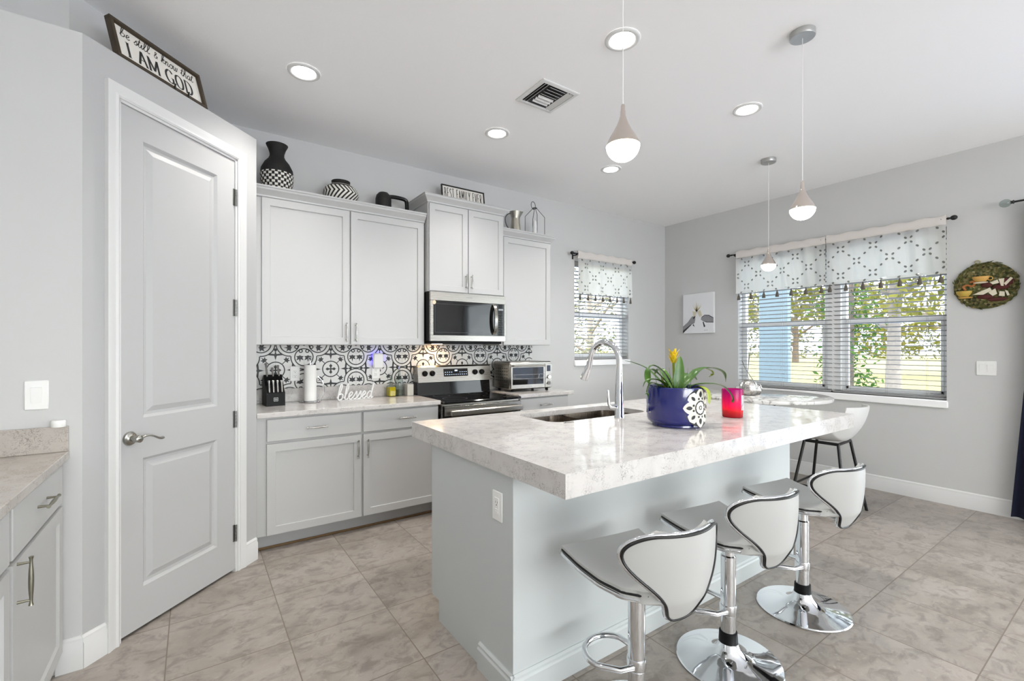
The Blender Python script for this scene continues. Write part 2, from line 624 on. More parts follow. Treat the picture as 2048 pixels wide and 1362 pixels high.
# baseboards
BP = [(0, 0), (.016, 0), (.016, .105), (.011, .115), (.011, .128), (.004, .138), (0, .138)]
def base(name, pts, side, mat='trim', top=1.0):
    mb = MB()
    pr = [(a, b * top) for a, b in BP]
    for p0, p1, sd_ in pts: mb.extrude(pr, (*p0, 0), (*p1, 0), (*sd_, 0))
    return struct(name, mb, M[mat], smooth=30)
nD = (s2, -s2)
base('baseboard_right', [((XR, YB), (XR, .45), (-1, 0))], 0)
base('baseboard_back', [((3.1, YB), (XR, YB), (0, -1))], 0)
base('baseboard_pantry', [((-.47, PA[1]), (PA[0] + .004, PA[1]), (0, -1)), (dg(-.006), dg(D0 - .055), nD), (dg(D1 + .057), dg(DL + .012), nD)], 0)

# door casing: moulded boards with mitred corners
cas = [(0, 0), (.0, .012), (.008, .017), (.018, .013), (.034, .016), (.048, .021), (.057, .021), (.057, 0)]   # across, out
mb = MB()
def casing(path_in, path_out):
    pass
for k in range(len(cas)):
    pass
def cpt(s, z, a, o, kind):
    # a = distance outward from the opening edge, o = out from the wall
    if kind == 'L': return (D0 - a, z, o)
    return (D1 + a, z, o)
vs, n = [], len(cas)
loops = [[(D0 - a, 0.0, o) for a, o in cas], [(D0 - a, DH + a, o) for a, o in cas], [(D1 + a, DH + a, o) for a, o in cas], [(D1 + a, 0.0, o) for a, o in cas]]
for lp in loops:
    for s_, z_, o_ in lp:
        q = dg(s_, -o_)
        vs.append((q[0], q[1], z_))
fs = []
for L in range(3):
    for i in range(n):
        j = (i + 1) % n
        fs.append((L * n + i, L * n + j, (L + 1) * n + j, (L + 1) * n + i))
fs += [tuple(range(n)), tuple(3 * n + i for i in range(n))]
mb.add(vs, fs)
struct('trim_1', mb, M['trim'], smooth=25, label='white moulded casing around the pantry door')
# jamb
mb = MB()
for a, b in ((D0 - .001, D0 + .012), (D1 - .012, D1 + .001)):
    mb.prism([dg(a, -.004), dg(b, -.004), dg(b, .1), dg(a, .1)], 0, DH)
mb.prism([dg(D0, -.004), dg(D1, -.004), dg(D1, .1), dg(D0, .1)], DH - .012, DH + .001)
struct('trim_2', mb, M['trim'], label='white jamb lining the pantry doorway')


def raised(mb, x0, x1, z0, z1, yf, th, panels, rings):
    """door leaf facing -y, its face at yf, with moulded panels; rings = (inset, depth) steps"""
    xs = sorted({x0, x1} | {p[0] for p in panels} | {p[1] for p in panels})
    zs = sorted({z0, z1} | {p[2] for p in panels} | {p[3] for p in panels})
    for i in range(len(xs) - 1):
        for j in range(len(zs) - 1):
            cx_, cz_ = (xs[i] + xs[i + 1]) / 2, (zs[j] + zs[j + 1]) / 2
            if any(p[0] < cx_ < p[1] and p[2] < cz_ < p[3] for p in panels): continue
            mb.add([(xs[i], yf, zs[j]), (xs[i + 1], yf, zs[j]), (xs[i + 1], yf, zs[j + 1]), (xs[i], yf, zs[j + 1])], [(0, 1, 2, 3)])
    for px0, px1, pz0, pz1 in panels:
        prev = [(px0, yf, pz0), (px1, yf, pz0), (px1, yf, pz1), (px0, yf, pz1)]
        for ins, dep in rings:
            cur = [(px0 + ins, yf + dep, pz0 + ins), (px1 - ins, yf + dep, pz0 + ins), (px1 - ins, yf + dep, pz1 - ins), (px0 + ins, yf + dep, pz1 - ins)]
            mb.add(prev + cur, [(k, (k + 1) % 4, 4 + (k + 1) % 4, 4 + k) for k in range(4)])
            prev = cur
        mb.add(prev, [(0, 1, 2, 3)])
    a, b = yf, yf + th
    mb.add([(x0, a, z0), (x1, a, z0), (x1, a, z1), (x0, a, z1), (x0, b, z0), (x1, b, z0), (x1, b, z1), (x0, b, z1)],
           [(0, 4, 5, 1), (1, 5, 6, 2), (2, 6, 7, 3), (3, 7, 4, 0), (4, 7, 6, 5)])
    return mb


# the pantry door (local x along the wall, facing -y)
dz = math.radians(45)
mb = raised(MB(), D0 + .013, D1 - .013, .016, DH - .014, .004, .035,
            [(D0 + .123, D1 - .140, .205, .824), (D0 + .123, D1 - .140, 1.018, 2.35)],
            [(.013, .0125), (.026, .0135), (.052, .003), (.054, .003)])
door = struct('door_1', mb, M['door'], label='white two-panel pantry door with a silver lever')
put(door, (PA[0], PA[1], 0), dz)
mb = MB().lathe([(.0325, 0), (.033, .004), (.03, .009), (.017, .012), (.0135, .016), (.0135, .04), (.017, .044), (.017, .06), (.012, .064)], 28)
mb.xf(Matrix.Translation((D0 + .057, .004, .93)) @ Matrix.Rotation(PI / 2, 4, 'X'))
lv = []
for k in range(15):
    u = k / 14
    lv.append((D0 + .057 + .118 * u, -.048 - .012 * math.sin(u * PI * .9), .93 + .012 * math.sin(u * PI * 1.6) - .004 * u))
mb.tube(lv, [.0095 - .004 * abs(math.sin(k / 14 * PI)) ** 2 * .8 for k in range(15)], 12, flat=.75)
link('door_handle', mb, M['nickel'], door)
for hz in (2.262, 1.595, .922, .234):
    mb = MB().box(D1 - .024, D1 - .013, -.0005, .006, hz - .05, hz + .05)
    for k in range(5):
        mb.cyl((D1 - .010, -.004, hz - .05 + k * .02), (D1 - .010, -.004, hz - .05 + k * .02 + .0185), .0062, n=12)
    link('hinge', mb, M['hinge'], door)

# ------------------------------------------------------------------ windows
def window(name, x0, x1, z0, z1, mulls, rail, loc, rz, sill_drop, label):
    """local x along the wall, -y into the room, wall face at y=0"""
    root = bpy.data.objects.new(name, None); COL.objects.link(root)
    root.location = loc; root.rotation_euler = (0, 0, rz); root['kind'] = 'structure'; root['label'] = label
    b = sorted([x0] + [q for mm in mulls for q in mm] + [x1])
    y0, y1 = .105, .165
    fr = MB()
    for k in range(0, len(b), 2):
        a, c = b[k], b[k + 1]
        w_ = .038
        fr.box(a, a + w_, y0, y1, z0, z1, .004).box(c - w_, c, y0, y1, z0, z1, .004)
        fr.box(a + w_, c - w_, y0, y1, z1 - w_, z1, .004).box(a + w_, c - w_, y0, y1, z0, z0 + .045, .004)
        fr.box(a + w_, c - w_, y0 - .012, y1, rail[0], rail[1], .004)
        # lower sash stands a little further in
        fr.box(a + w_, a + w_ + .022, y0 - .008, y0 + .02, z0 + .045, rail[0], .003).box(c - w_ - .022, c - w_, y0 - .008, y0 + .02, z0 + .045, rail[0], .003)
        fr.box(a + w_, c - w_, y0 - .008, y0 + .02, z0 + .045, z0 + .07, .003)
    for mm in mulls: fr.box(mm[0], mm[1], .07, .17, z0, z1, .003)
    link('window_frame', fr, M['frame'], root)
    for k in range(0, len(b), 2):
        a, c = b[k] + .038, b[k + 1] - .038
        link('pane', MB().box(a, c, .138, .142, z0 + .04, rail[0] + .01), M['pane'], root, None)
        link('pane', MB().box(a, c, .148, .152, rail[1] - .01, z1 - .03), M['pane'], root, None)
    sl = MB().box(x0 - .0, x1 + .0, -.02, .105, z0 - .02, z0, .004)
    sl.box(x0 - .012, x1 + .012, -.028, 0, z0 - sill_drop, z0 - .004, .006)
    link('window_sill', sl, M['frame'], root)
    return root


window('window_1', 0, W1[1] - W1[0], W1[2], W1[3], [], (1.72, 1.775), (W1[0], YB, 0), 0, .072, 'small white-framed window in the cabinet wall behind the tap')
window('window_2', 0, W2[1] - W2[0], W2[2], W2[3], [(W2[1] - 2.05, W2[1] - 1.93)], (1.588, 1.645), (XR, W2[1], 0), -PI / 2, .066, 'wide double white-framed window above the round table')
window('window_3', 0, RW[1] - RW[0], RW[2], RW[3], [(1.85, 1.95), (3.7, 3.8)], (1.5, 1.55), (RW[1], YR, 0), PI, .06, 'unseen living room window added behind the camera around the rear lamp')  # put in out of view as an opening for the rear lamp
mb = MB()
for a, c in ((DR[0], -1.1), (-1.12, DR[1])):
    mb.box(XR + .06, XR + .12, a, a + .07, 0, DR[3]).box(XR + .06, XR + .12, c - .07, c, 0, DR[3])
    mb.box(XR + .06, XR + .12, a + .07, c - .07, 0, .08).box(XR + .06, XR + .12, a + .07, c - .07, DR[3] - .07, DR[3])
dd = struct('door_2', mb, M['trim'], label='white sliding patio door beside the window wall')
link('pane', MB().box(XR + .088, XR + .092, DR[0] + .07, DR[1] - .07, .08, DR[3] - .07), M['pane'], dd, None)


def blind(label, x0, x1, z0, z1, loc, rz, wand, pitch=.0445, tilt=-7):
    root = thing('window_blind', label, 'blind', loc, rz, None)
    n = int((z1 - z0 - .06) / pitch)
    mb = MB()
    ct, st = math.cos(R(tilt)), math.sin(R(tilt))
    for k in range(n):
        z = z0 + .03 + k * pitch
        h = .0245
        pr = []
        for q in range(5):
            a = -1 + q * .5
            pr.append((a * h * ct, .0022 * (1 - a * a) + a * h * st))
        prof = pr + [(p_[0], p_[1] - .0026) for p_ in reversed(pr)]
        mb.extrude(prof, (x0 + .004, .045, z), (x1 - .004, .045, z), (0, 1, 0))
    link('slats', mb, M['blind'], root, 30)
    link('head_rail', MB().box(x0 + .002, x1 - .002, .018, .075, z1 - .055, z1 - .002, .004), M['blind'], root)
    link('bottom_rail', MB().box(x0 + .003, x1 - .003, .02, .07, z0 + .002, z0 + .018, .004), M['blind'], root)
    cw = MB()
    m_ = 3 if x1 - x0 > .7 else 2
    for q in range(m_):
        cx_ = x0 + (x1 - x0) * (.16 + .68 * q / (m_ - 1))
        for yy in (.021, .069):
            cw.cyl((cx_, yy, z0 + .01), (cx_, yy, z1 - .04), .0009, n=5)
    link('ladder_cord', cw, M['blind'], root)
    if wand:
        link('tilt_wand', MB().cyl((x0 + wand, .012, z1 - .06), (x0 + wand, .012, z1 - .68), .004, n=8), M['hinge'], root)
    return root


blind('white slatted blind over the small window behind the tap', 0, W1[1] - W1[0], W1[2], W1[3], (W1[0], YB, 0), 0, .085)
blind('white slatted blind in the half window nearer the canvas picture', 0, W2[1] - 2.0, W2[2], W2[3], (XR, W2[1], 0), -PI / 2, 0)
blind('white slatted blind in the half window nearer the woven wall plate', W2[1] - 1.985, W2[1] - W2[0], W2[2], W2[3], (XR, W2[1], 0), -PI / 2, 0)

# ------------------------------------------------------------------ outside
m = mat('pale_paving', (116, 130, 158), .8, noise=.05, nscale=2); M['paving'] = m
m = mat('dry_lawn', (180, 170, 120), .95); M['lawn'] = m
t = NT(m)
t.set(t.b.inputs['Base Color'], t.mix(t.noise(t.pos(), .35, 5, .6), lin((128, 124, 66)), lin((154, 140, 98))))
struct('ground', MB().box(-60, 140, -80, 140, -.5, -.15), M['paving'], label='pale paving outside the windows')
mb = MB().prism([(23, -25), (120, -25), (120, 120), (-20, 120), (-20, 12.5), (8, 12.5), (19, 9.8)], -.15, -.12)
struct('ground_lawn', mb, M['lawn'], label='dry yellow lawn beyond the paving')


def leafmat(name, c0, c1, tr_=.35):
    m, t, tr = cloth(name, c0, tr_)
    oi = t.noise(t.pos(), 2.2, 3)
    c = t.mix(t.ramp(oi, [(.35, (0, 0, 0)), (.65, (1, 1, 1))]), lin(c0), lin(c1))
    t.set(t.b.inputs['Base Color'], c)
    t.set(tr.inputs[0], c)
    return m
M['leaf_y'] = leafmat('yellow_green_leaves', (100, 104, 36), (132, 124, 62))
M['leaf_g'] = leafmat('green_leaves', (50, 84, 34), (76, 104, 48))
M['leaf_d'] = leafmat('dull_leaves', (84, 90, 66), (118, 114, 88))
M['bark'] = mat('bark', (150, 138, 126), .9, noise=.25, nscale=12)
M['bark_d'] = mat('dark_bark', (106, 92, 80), .9, noise=.25, nscale=12)


def leaves(mb, c, r, n, size, sc=(1, 1, 1)):
    for _ in range(n):
        while True:
            p_ = Vector((random.uniform(-1, 1), random.uniform(-1, 1), random.uniform(-1, 1)))
            if p_.length < 1: break
        p_ = Vector((c[0] + p_.x * r * sc[0], c[1] + p_.y * r * sc[1], c[2] + p_.z * r * sc[2]))
        u = Vector((random.gauss(0, 1), random.gauss(0, 1), random.gauss(0, 1))).normalized()
        v = u.orthogonal().normalized()
        s_ = size * random.uniform(.6, 1.3)
        mb.add([p_ + u * s_, p_ + v * s_ * .45, p_ - u * s_, p_ - v * s_ * .45], [(0, 1, 2, 3)])


def tree(label, x, y, h, cr, leaf, bark, trunk_r, nl, size, lean=0.0, bare=False, z_low=.35):
    root = thing('tree', label, 'tree', (x, y, -.15), 0, 'trees outside the windows')
    tb = MB()
    pts = [(lean * q * q + .05 * math.sin(q * 9), .04 * math.sin(q * 7 + 1), h * .8 * q) for q in [i / 8 for i in range(9)]]
    tb.tube(pts, [trunk_r * (1 - .75 * i / 8) for i in range(9)], 9)
    fol = MB()
    for k in range(11):
        q = random.uniform(z_low, .95)
        b0 = Vector((lean * q * q * .7, 0, h * .8 * q))
        a = random.uniform(0, 2 * PI)
        L = cr * random.uniform(.5, 1.0)
        e = b0 + Vector((math.cos(a) * L, math.sin(a) * L, random.uniform(.05, .55) * L))
        mid = (b0 + e) / 2 + Vector((0, 0, .12 * L))
        tb.tube([b0, mid, e], [trunk_r * .4, trunk_r * .26, trunk_r * .1], 6)
        for _ in range(3):
            e2 = e + Vector((random.uniform(-1, 1), random.uniform(-1, 1), random.uniform(-.2, .8))) * L * .5
            tb.tube([mid, (mid + e2) / 2 + Vector((0, 0, .05)), e2], [trunk_r * .18, trunk_r * .1, trunk_r * .04], 5)
        leaves(fol, e, cr * .45, nl // 11, size, (1, 1, .7))
    link('trunk', tb, M[bark], root)
    if not bare: link('foliage', fol, M[leaf], root, None)
    return root


tree('yellow leaved tree with slim grey trunk behind the blind half nearer the wall plate', 16.3, 4.5, 7.5, 3.2, 'leaf_y', 'bark', .2, 3600, .14, -.3, z_low=.30)
t_ = tree('dark trunk wrapped in green vine close behind the mullion of the wide window', 10.2, 3.55, 8.0, 2.0, 'leaf_d', 'bark_d', .16, 900, .09, z_low=.55)
vf = MB()
for k in range(40):
    zz = random.uniform(0, 2.6)
    leaves(vf, (random.uniform(-.25, .25), random.uniform(-.3, .3), zz), .34, 26, .06)
link('vine', vf, M['leaf_g'], t_, None)
tree('yellow leaved tree further off behind the wide window', 30, 5.2, 9, 4.5, 'leaf_y', 'bark', .22, 3600, .2, z_low=.2)
tree('bare grey tree beyond the blue porch column', 34, 15.5, 10, 4.5, 'leaf_d', 'bark', .25, 500, .18, z_low=.3)
tree('dull leaved tree beyond the lawn behind the wide window', 46, 20, 9, 5, 'leaf_d', 'bark_d', .3, 1800, .26, z_low=.15)
tree('dull green tree filling the small window', 14.5, 14.8, 7.5, 3.2, 'leaf_d', 'bark', .2, 2600, .10, z_low=.10)
tree('twiggy tree seen past the left edge of the small window', 19.5, 22.5, 9, 4.2, 'leaf_d', 'bark', .22, 2200, .14, z_low=.10)
hb = MB()
for k in range(34):
    a = k / 33
    x_, y_ = 78 - 50 * a * .6, -6 + 82 * a
    leaves(hb, (x_ + random.uniform(-3, 3), y_, random.uniform(.6, 3.0)), 3.2, 150, .34, (1, 1, .9))
o = link('treeline', hb, M['leaf_d'], None, None)
tag(o, 'hazy line of far trees along the end of the lawn', 'trees', None, 'stuff')
sb = MB()
for k in range(7):
    leaves(sb, (6.2 + k * .5, 7.4 + random.uniform(-.3, .5), random.uniform(.1, .9)), .5, 120, .07)
o = link('shrub', sb, M['leaf_y'], None, None)
tag(o, 'bright yellow-green shrub low behind the small window', 'shrub')

M['porch'] = mat('pale_blue_stucco', (116, 130, 136), .8)
c_ = thing('porch_column', 'square pale blue porch column outside the wide window', 'column', (7.75, 3.68, -.15), R(20))
link('shaft', MB().box(-.27, .27, -.2, .2, 0, 3.4, .01), M['porch'], c_)
link('plinth', MB().box(-.31, .31, -.24, .24, 0, .18, .01), M['trim'], c_)
link('capital', MB().box(-.31, .31, -.24, .24, 3.2, 3.45, .01), M['trim'], c_)

# ================================================================== CABINETS
SHK = [(.0015, .0), (.004, .010), (.006, .010)]


def pull(mb, c, L, axis, out=.03):
    """bar pull with a slim waist at each post; c on the face (face towards -y)"""
    pts, rr = [], []
    for k in range(17):
        u = -1 + k / 8
        d = L / 2 * u
        p = (c[0] + d, c[1] - out, c[2]) if axis == 'x' else (c[0], c[1] - out, c[2] + d)
        pts.append(p)
        a = abs(u)
        rr.append(.0062 if a > .96 else (.0042 if a > .7 else .0042 + .0026 * (1 - (a / .7) ** 2)))
    mb.tube(pts, rr, 10)
    for sg in (-.78, .78):
        d = L / 2 * sg
        p = (c[0] + d, c[1], c[2]) if axis == 'x' else (c[0], c[1], c[2] + d)
        mb.cyl((p[0], p[1] + .0005, p[2]), (p[0], p[1] - out, p[2]), .0048, .0034, 8)
    return mb


def front(root, kind, x0, x1, z0, z1, yf, hc=None, L=.13, axis='z', stile=.05, mt='nickel', th=.02):
    if kind == 'door':
        mb = raised(MB(), x0, x1, z0, z1, yf, th, [(x0 + stile, x1 - stile, z0 + stile, z1 - stile)], SHK)
        o = link('cabinet_door', mb, M['cab'], root, None)
    else:
        o = link('drawer', MB().box(x0, x1, yf, yf + th, z0, z1, .003), M['cab'], root, None)
    if hc:
        link('handle', pull(MB(), (hc[0], yf, hc[1]), L, axis), M[mt], o)
    return o


def crown(x0, x1, yf, z0, z1, yb, l_ret, r_ret):
    """crown moulding with a closed top; mitred returns at the free ends"""
    out = .052
    pr = [(0, 0), (.010, .006), (.012, .016), (.026, .034), (.042, .050), (.046, .062), (out, .066), (out, z1 - z0), ]
    n = len(pr)
    mb = MB()
    loops = []
    if l_ret: loops.append([(x0 - a, yb, z0 + b) for a, b in pr])
    loops.append([(x0 - (a if l_ret else 0), yf - a, z0 + b) for a, b in pr])
    loops.append([(x1 + (a if r_ret else 0), yf - a, z0 + b) for a, b in pr])
    if r_ret: loops.append([(x1 + a, yb, z0 + b) for a, b in pr])
    vs = [p for lp in loops for p in lp]
    fs = []
    for L in range(len(loops) - 1):
        for i in range(n - 1):
            fs.append((L * n + i, L * n + i + 1, (L + 1) * n + i + 1, (L + 1) * n + i))
    mb.add(vs, fs)
    xa, xb = x0 - (out if l_ret else 0), x1 + (out if r_ret else 0)
    mb.add([(xa, yf - out, z1), (xb, yf - out, z1), (xb, yb, z1), (xa, yb, z1)], [(0, 1, 2, 3)])
    mb.add([(x0, yf, z0), (x1, yf, z0), (x1, yb, z0), (x0, yb, z0)], [(3, 2, 1, 0)])
    return mb


def upper(label, x0, x1, yf, z0, z1, ztop, doors, lr, rr_, hz, hl=.145):
    root = thing('wall_cabinet', label, 'cabinet', (x0, YB, z0), 0, 'white wall cabinets over the counter')
    D = YB - yf - .02
    W_, Hh = x1 - x0, z1 - z0
    link('carcass', MB().box(0, W_, -D, -.0005, 0, Hh, .0015), M['cab'], root, None)
    for d in doors:
        front(root, 'door', d[0] - x0, d[1] - x0, d[2] - z0, d[3] - z0, -D - .0205, (d[4] - x0, hz - z0) if d[4] else None, hl)
    link('crown', crown(0, W_, -D - .004, Hh - .012, ztop - z0, -.0005, lr, rr_), M['cab'], root, 20)
    return root


upper('wide white two-door wall cabinet beside the pantry door', .334, 1.636, 3.67, 1.374, 2.435, 2.50,
      [(.395, 1.000, 1.380, 2.420, .973), (1.011, 1.622, 1.380, 2.420, 1.046)], False, False, 1.472)
upper('taller white wall cabinet with two narrow doors above the microwave', 1.641, 2.412, 3.61, 1.836, 2.606, 2.662,
      [(1.650, 2.022, 1.842, 2.590, 1.998), (2.030, 2.404, 1.842, 2.590, 2.054)], True, True, 1.940, .125)
upper('narrow white single-door wall cabinet to the right of the microwave', 2.4135, 3.036, 3.67, 1.374, 2.435, 2.50,
      [(2.450, 3.027, 1.380, 2.420, None)], False, True, 1.47)


def base_cab(label, x0, x1, fronts, D=.578, loc=None, rz=0, grp='white base cabinets along the back wall', mt='nickel', L=.135):
    root = thing('base_cabinet', label, 'cabinet', loc or (x0, YB, 0), rz, grp)
    W_ = x1 - x0
    link('carcass', MB().box(0, W_, -D, -.0005, .105, .8915, .0015), M['cab'], root, None)
    link('toe_kick', MB().box(0, W_, -D + .058, -D + .073, .0005, .1045), M['toe'], root, None)
    for k, a, b, c, d, h, ax in fronts:
        front(root, k, a - x0, b - x0, c, d, -D - .0205, (h[0] - x0, h[1]) if h else None, L, ax, mt=mt)
    return root


base_cab('wide white base cabinet with two drawers and two doors beside the pantry', .335, 1.640,
         [('drawer', .395, 1.011, .730, .878, (.705, .803), 'x'), ('drawer', 1.027, 1.632, .730, .878, (1.36, .812), 'x'),
          ('door', .395, 1.011, .112, .714, (.985, .612), 'z'), ('door', 1.027, 1.632, .112, .714, (1.055, .612), 'z')])
base_cab('narrow white base cabinet under the toaster oven', 2.428, 3.05,
         [('drawer', 2.445, 3.035, .730, .878, (2.74, .812), 'x'), ('door', 2.445, 3.035, .112, .714, (2.48, .612), 'z')])
struct('trim_3', MB().box(.34, 1.64, 3.468, 3.4795, .0005, .016, .004), M['brown_strip'], label='thin brown strip along the foot of the back cabinets')  # thin mottled brown box along the cabinet foot


def counter(label, x0, x1, splash_x1, left_splash=False):
    root = thing('countertop', label, 'countertop', (x0, YB, .892), 0, None)
    W_ = x1 - x0
    link('slab', MB().box(0, W_, -.618, -.0005, 0, .033, .0025), M['quartz'], root, None)
    sp_ = MB().box(0, splash_x1 - x0, -.0205, -.0005, .0332, .138, .002)
    link('backsplash_strip', sp_, M['quartz'], root, None)
    if left_splash: link('side_splash', MB().box(.0005, .02, -.6, -.021, .0332, .138, .002), M['quartz'], root, None)
    return root


counter('white speckled stone countertop between the pantry and the cooker', .3345, 1.645, 1.645)
counter('short white speckled stone countertop under the toaster oven', 2.4265, 3.09, 3.035)

# ------------------------------------------------------------------ patterned tiles
M['tile'] = mat('white_cement_tile', (216, 215, 212), .4, noise=.03, nscale=20)
M['ink'] = mat('black_tile_pattern', (22, 22, 24), .45)
TX0, TX1, TZ0, TZ1 = .3345, 3.035, 1.0305, 1.3735


def clip(poly, x0, x1, z0, z1):
    for ax, lim, sg in ((0, x0, 1), (0, x1, -1), (1, z0, 1), (1, z1, -1)):
        out = []
        for i in range(len(poly)):
            a, b = poly[i], poly[(i + 1) % len(poly)]
            ia, ib = sg * (a[ax] - lim) >= 0, sg * (b[ax] - lim) >= 0
            if ia: out.append(a)
            if ia != ib:
                t_ = (lim - a[ax]) / (b[ax] - a[ax])
                out.append(tuple(a[k] + t_ * (b[k] - a[k]) for k in (0, 1)))
        poly = out
        if len(poly) < 3: return []
    return poly


def ring(c, r, w_, a0=0, a1=360, n=40):
    out = []
    for k in range(n):
        a, b = R(a0 + (a1 - a0) * k / n), R(a0 + (a1 - a0) * (k + 1) / n)
        out.append([(c[0] + (r - w_) * math.cos(a), c[1] + (r - w_) * math.sin(a)), (c[0] + (r + w_) * math.cos(a), c[1] + (r + w_) * math.sin(a)),
                    (c[0] + (r + w_) * math.cos(b), c[1] + (r + w_) * math.sin(b)), (c[0] + (r - w_) * math.cos(b), c[1] + (r - w_) * math.sin(b))])
    return out


def blob(c, ang, pts):
    """star-shaped outline given as (radius, degrees) fan around c, turned by ang"""
    ps = [(c[0] + r_ * math.cos(R(d_ + ang)), c[1] + r_ * math.sin(R(d_ + ang))) for r_, d_ in pts]
    return [[c, ps[i], ps[(i + 1) % len(ps)]] for i in range(len(ps))]


LEAF = [(.030, 0), (.012, 22), (.026, 48), (.013, 78), (.021, 105), (.009, 150), (.012, 180), (.009, 210), (.021, 255), (.013, 282), (.026, 312), (.012, 338)]
FLEUR = [(.034, 0), (.012, 14), (.008, 40), (.030, 72), (.034, 90), (.008, 112), (.008, 140), (.014, 165), (.026, 180), (.014, 195), (.008, 220), (.008, 248), (.034, 270), (.030, 288), (.008, 320), (.012, 346)]
CROSS = []
for q in range(4):
    CROSS += [(.009, 90 * q - 45), (.011, 90 * q - 24), (.024, 90 * q - 24), (.034, 90 * q - 22), (.037, 90 * q - 10), (.044, 90 * q), (.037, 90 * q + 10), (.034, 90 * q + 22), (.024, 90 * q + 24), (.011, 90 * q + 24)]
CELL = []
for sx, sz in ((1, 0), (-1, 0), (0, 1), (0, -1)):
    pass
CELL += ring((0, 0), .064, .0042)
CELL += blob((0, 0), 0, [(r_ * .95, a) for r_, a in CROSS])
for q in range(4):
    a = 90 * q
    d_ = (math.cos(R(a)), math.sin(R(a)))
    CELL += blob((d_[0] * .118, d_[1] * .118), a, [(r_ * 1.5, b) for r_, b in FLEUR])
    CELL += blob((d_[0] * .160, d_[1] * .160), a, [(.012, k * 45) for k in range(8)])
    b = a + 45
    e_ = (math.cos(R(b)), math.sin(R(b)))
    CELL += blob((e_[0] * .108, e_[1] * .108), b, [(r_ * 1.15, x_) for r_, x_ in LEAF])
    t_ = (-e_[1] * .003, e_[0] * .003)
    CELL.append([(e_[0] * .066 + t_[0], e_[1] * .066 + t_[1]), (e_[0] * .1 + t_[0], e_[1] * .1 + t_[1]), (e_[0] * .1 - t_[0], e_[1] * .1 - t_[1]), (e_[0] * .066 - t_[0], e_[1] * .066 - t_[1])])
    # petals between the spokes
    for sg in (-1, 1):
        pc = (math.cos(R(a + sg * 21)) * .1, math.sin(R(a + sg * 21)) * .1)
# circle clusters round the cell corners: outline of their union, plus an inner ring and a pair of leaves in each
HC = .206
CC = [(HC, .1), (HC, -.1), (-HC, .1), (-HC, -.1), (.1, HC), (-.1, HC), (.1, -HC), (-.1, -HC)]
for c in CC:
    for qd in ring(c, .0965, .0042, n=72):
        mx_, mz_ = sum(p[0] for p in qd) / 4, sum(p[1] for p in qd) / 4
        if abs(mx_) > HC or abs(mz_) > HC: continue
        if any(math.hypot(mx_ - o_[0], mz_ - o_[1]) < .0955 for o_ in CC if o_ != c): continue
        CELL.append(qd)
    for qd in ring(c, .0685, .0042, n=56):
        mx_, mz_ = sum(p[0] for p in qd) / 4, sum(p[1] for p in qd) / 4
        if abs(mx_) > HC or abs(mz_) > HC: continue
        CELL.append(qd)
    ver = abs(c[0]) == HC
    sg = -1 if (c[0] if ver else c[1]) > 0 else 1
    u = (sg * .027, 0) if ver else (0, sg * .027)
    ang = (90 if c[1] > 0 else 270) if ver else (0 if c[0] > 0 else 180)
    CELL += blob((c[0] + u[0] * 1.12, c[1] + u[1] * 1.12), ang + 180, [(r_ * 1.42, x_) for r_, x_ in LEAF])
    # scroll at the inner corner
    v_ = (0, .05 if c[1] > 0 else -.05) if ver else (.05 if c[0] > 0 else -.05, 0)
    CELL += ring((c[0] + v_[0] + u[0] * .9, c[1] + v_[1] + u[1] * .9), .012, .004, n=14)
tb_, ib_ = MB(), MB()
tb_.box(TX0, TX1, 3.9925, YB - .0005, TZ0, TZ1)
for gx in range(-1, 8):
    for gz in (-1, 0, 1):
        ox, oz = .935 + (gx - 1) * .412, 1.176 + gz * .412
        for poly in CELL:
            pl_ = clip([(p[0] + ox, p[1] + oz) for p in poly], max(TX0, ox - HC), min(TX1, ox + HC), max(TZ0, oz - HC), min(TZ1, oz + HC))
            if len(pl_) < 3: continue
            ib_.add([(p[0], 3.9922, p[1]) for p in pl_], [tuple(range(len(pl_)))])
bsp = struct('wall_backsplash', tb_, M['tile'], label='white tile splashback with a black flower and ring pattern')
link('tile_pattern', ib_, M['ink'], bsp, None)
gl_ = MB()
for k in range(0, 15):
    gx = .524 + .206 * k - .206
    if TX0 < gx < TX1: gl_.box(gx - .0007, gx + .0007, 3.9923, 3.993, TZ0, TZ1)
gl_.box(TX0, TX1, 3.9923, 3.993, 1.176 - .0007, 1.176 + .0007)
link('grout', gl_, M['hinge'], bsp, None)

# ------------------------------------------------------------------ range
rg = thing('range', 'stainless electric range with black glass top between the counters', 'cooker', (2.036, YB - .02, 0), 0)
HW = .383
link('body', MB().box(-HW, HW, -.60, 0, .03, .895, .004), M['steel'], rg, None)
ck = MB().box(-HW, HW, -.648, -.10, .896, .916, .008)
link('cooktop', ck, M['blackgloss'], rg, None)
M['burner'] = mat('grey_burner_mark', (96, 96, 98), .3)
for bx_, by_, br in ((-.19, -.46, .105), (.19, -.46, .085), (-.19, -.2, .075), (.19, -.2, .09)):
    bn = MB()
    for qd in ring((bx_, by_), br, .0012, n=48): bn.add([(p[0], p[1], .9165) for p in qd], [(0, 1, 2, 3)])
    link('burner_ring', bn, M['burner'], rg, None)
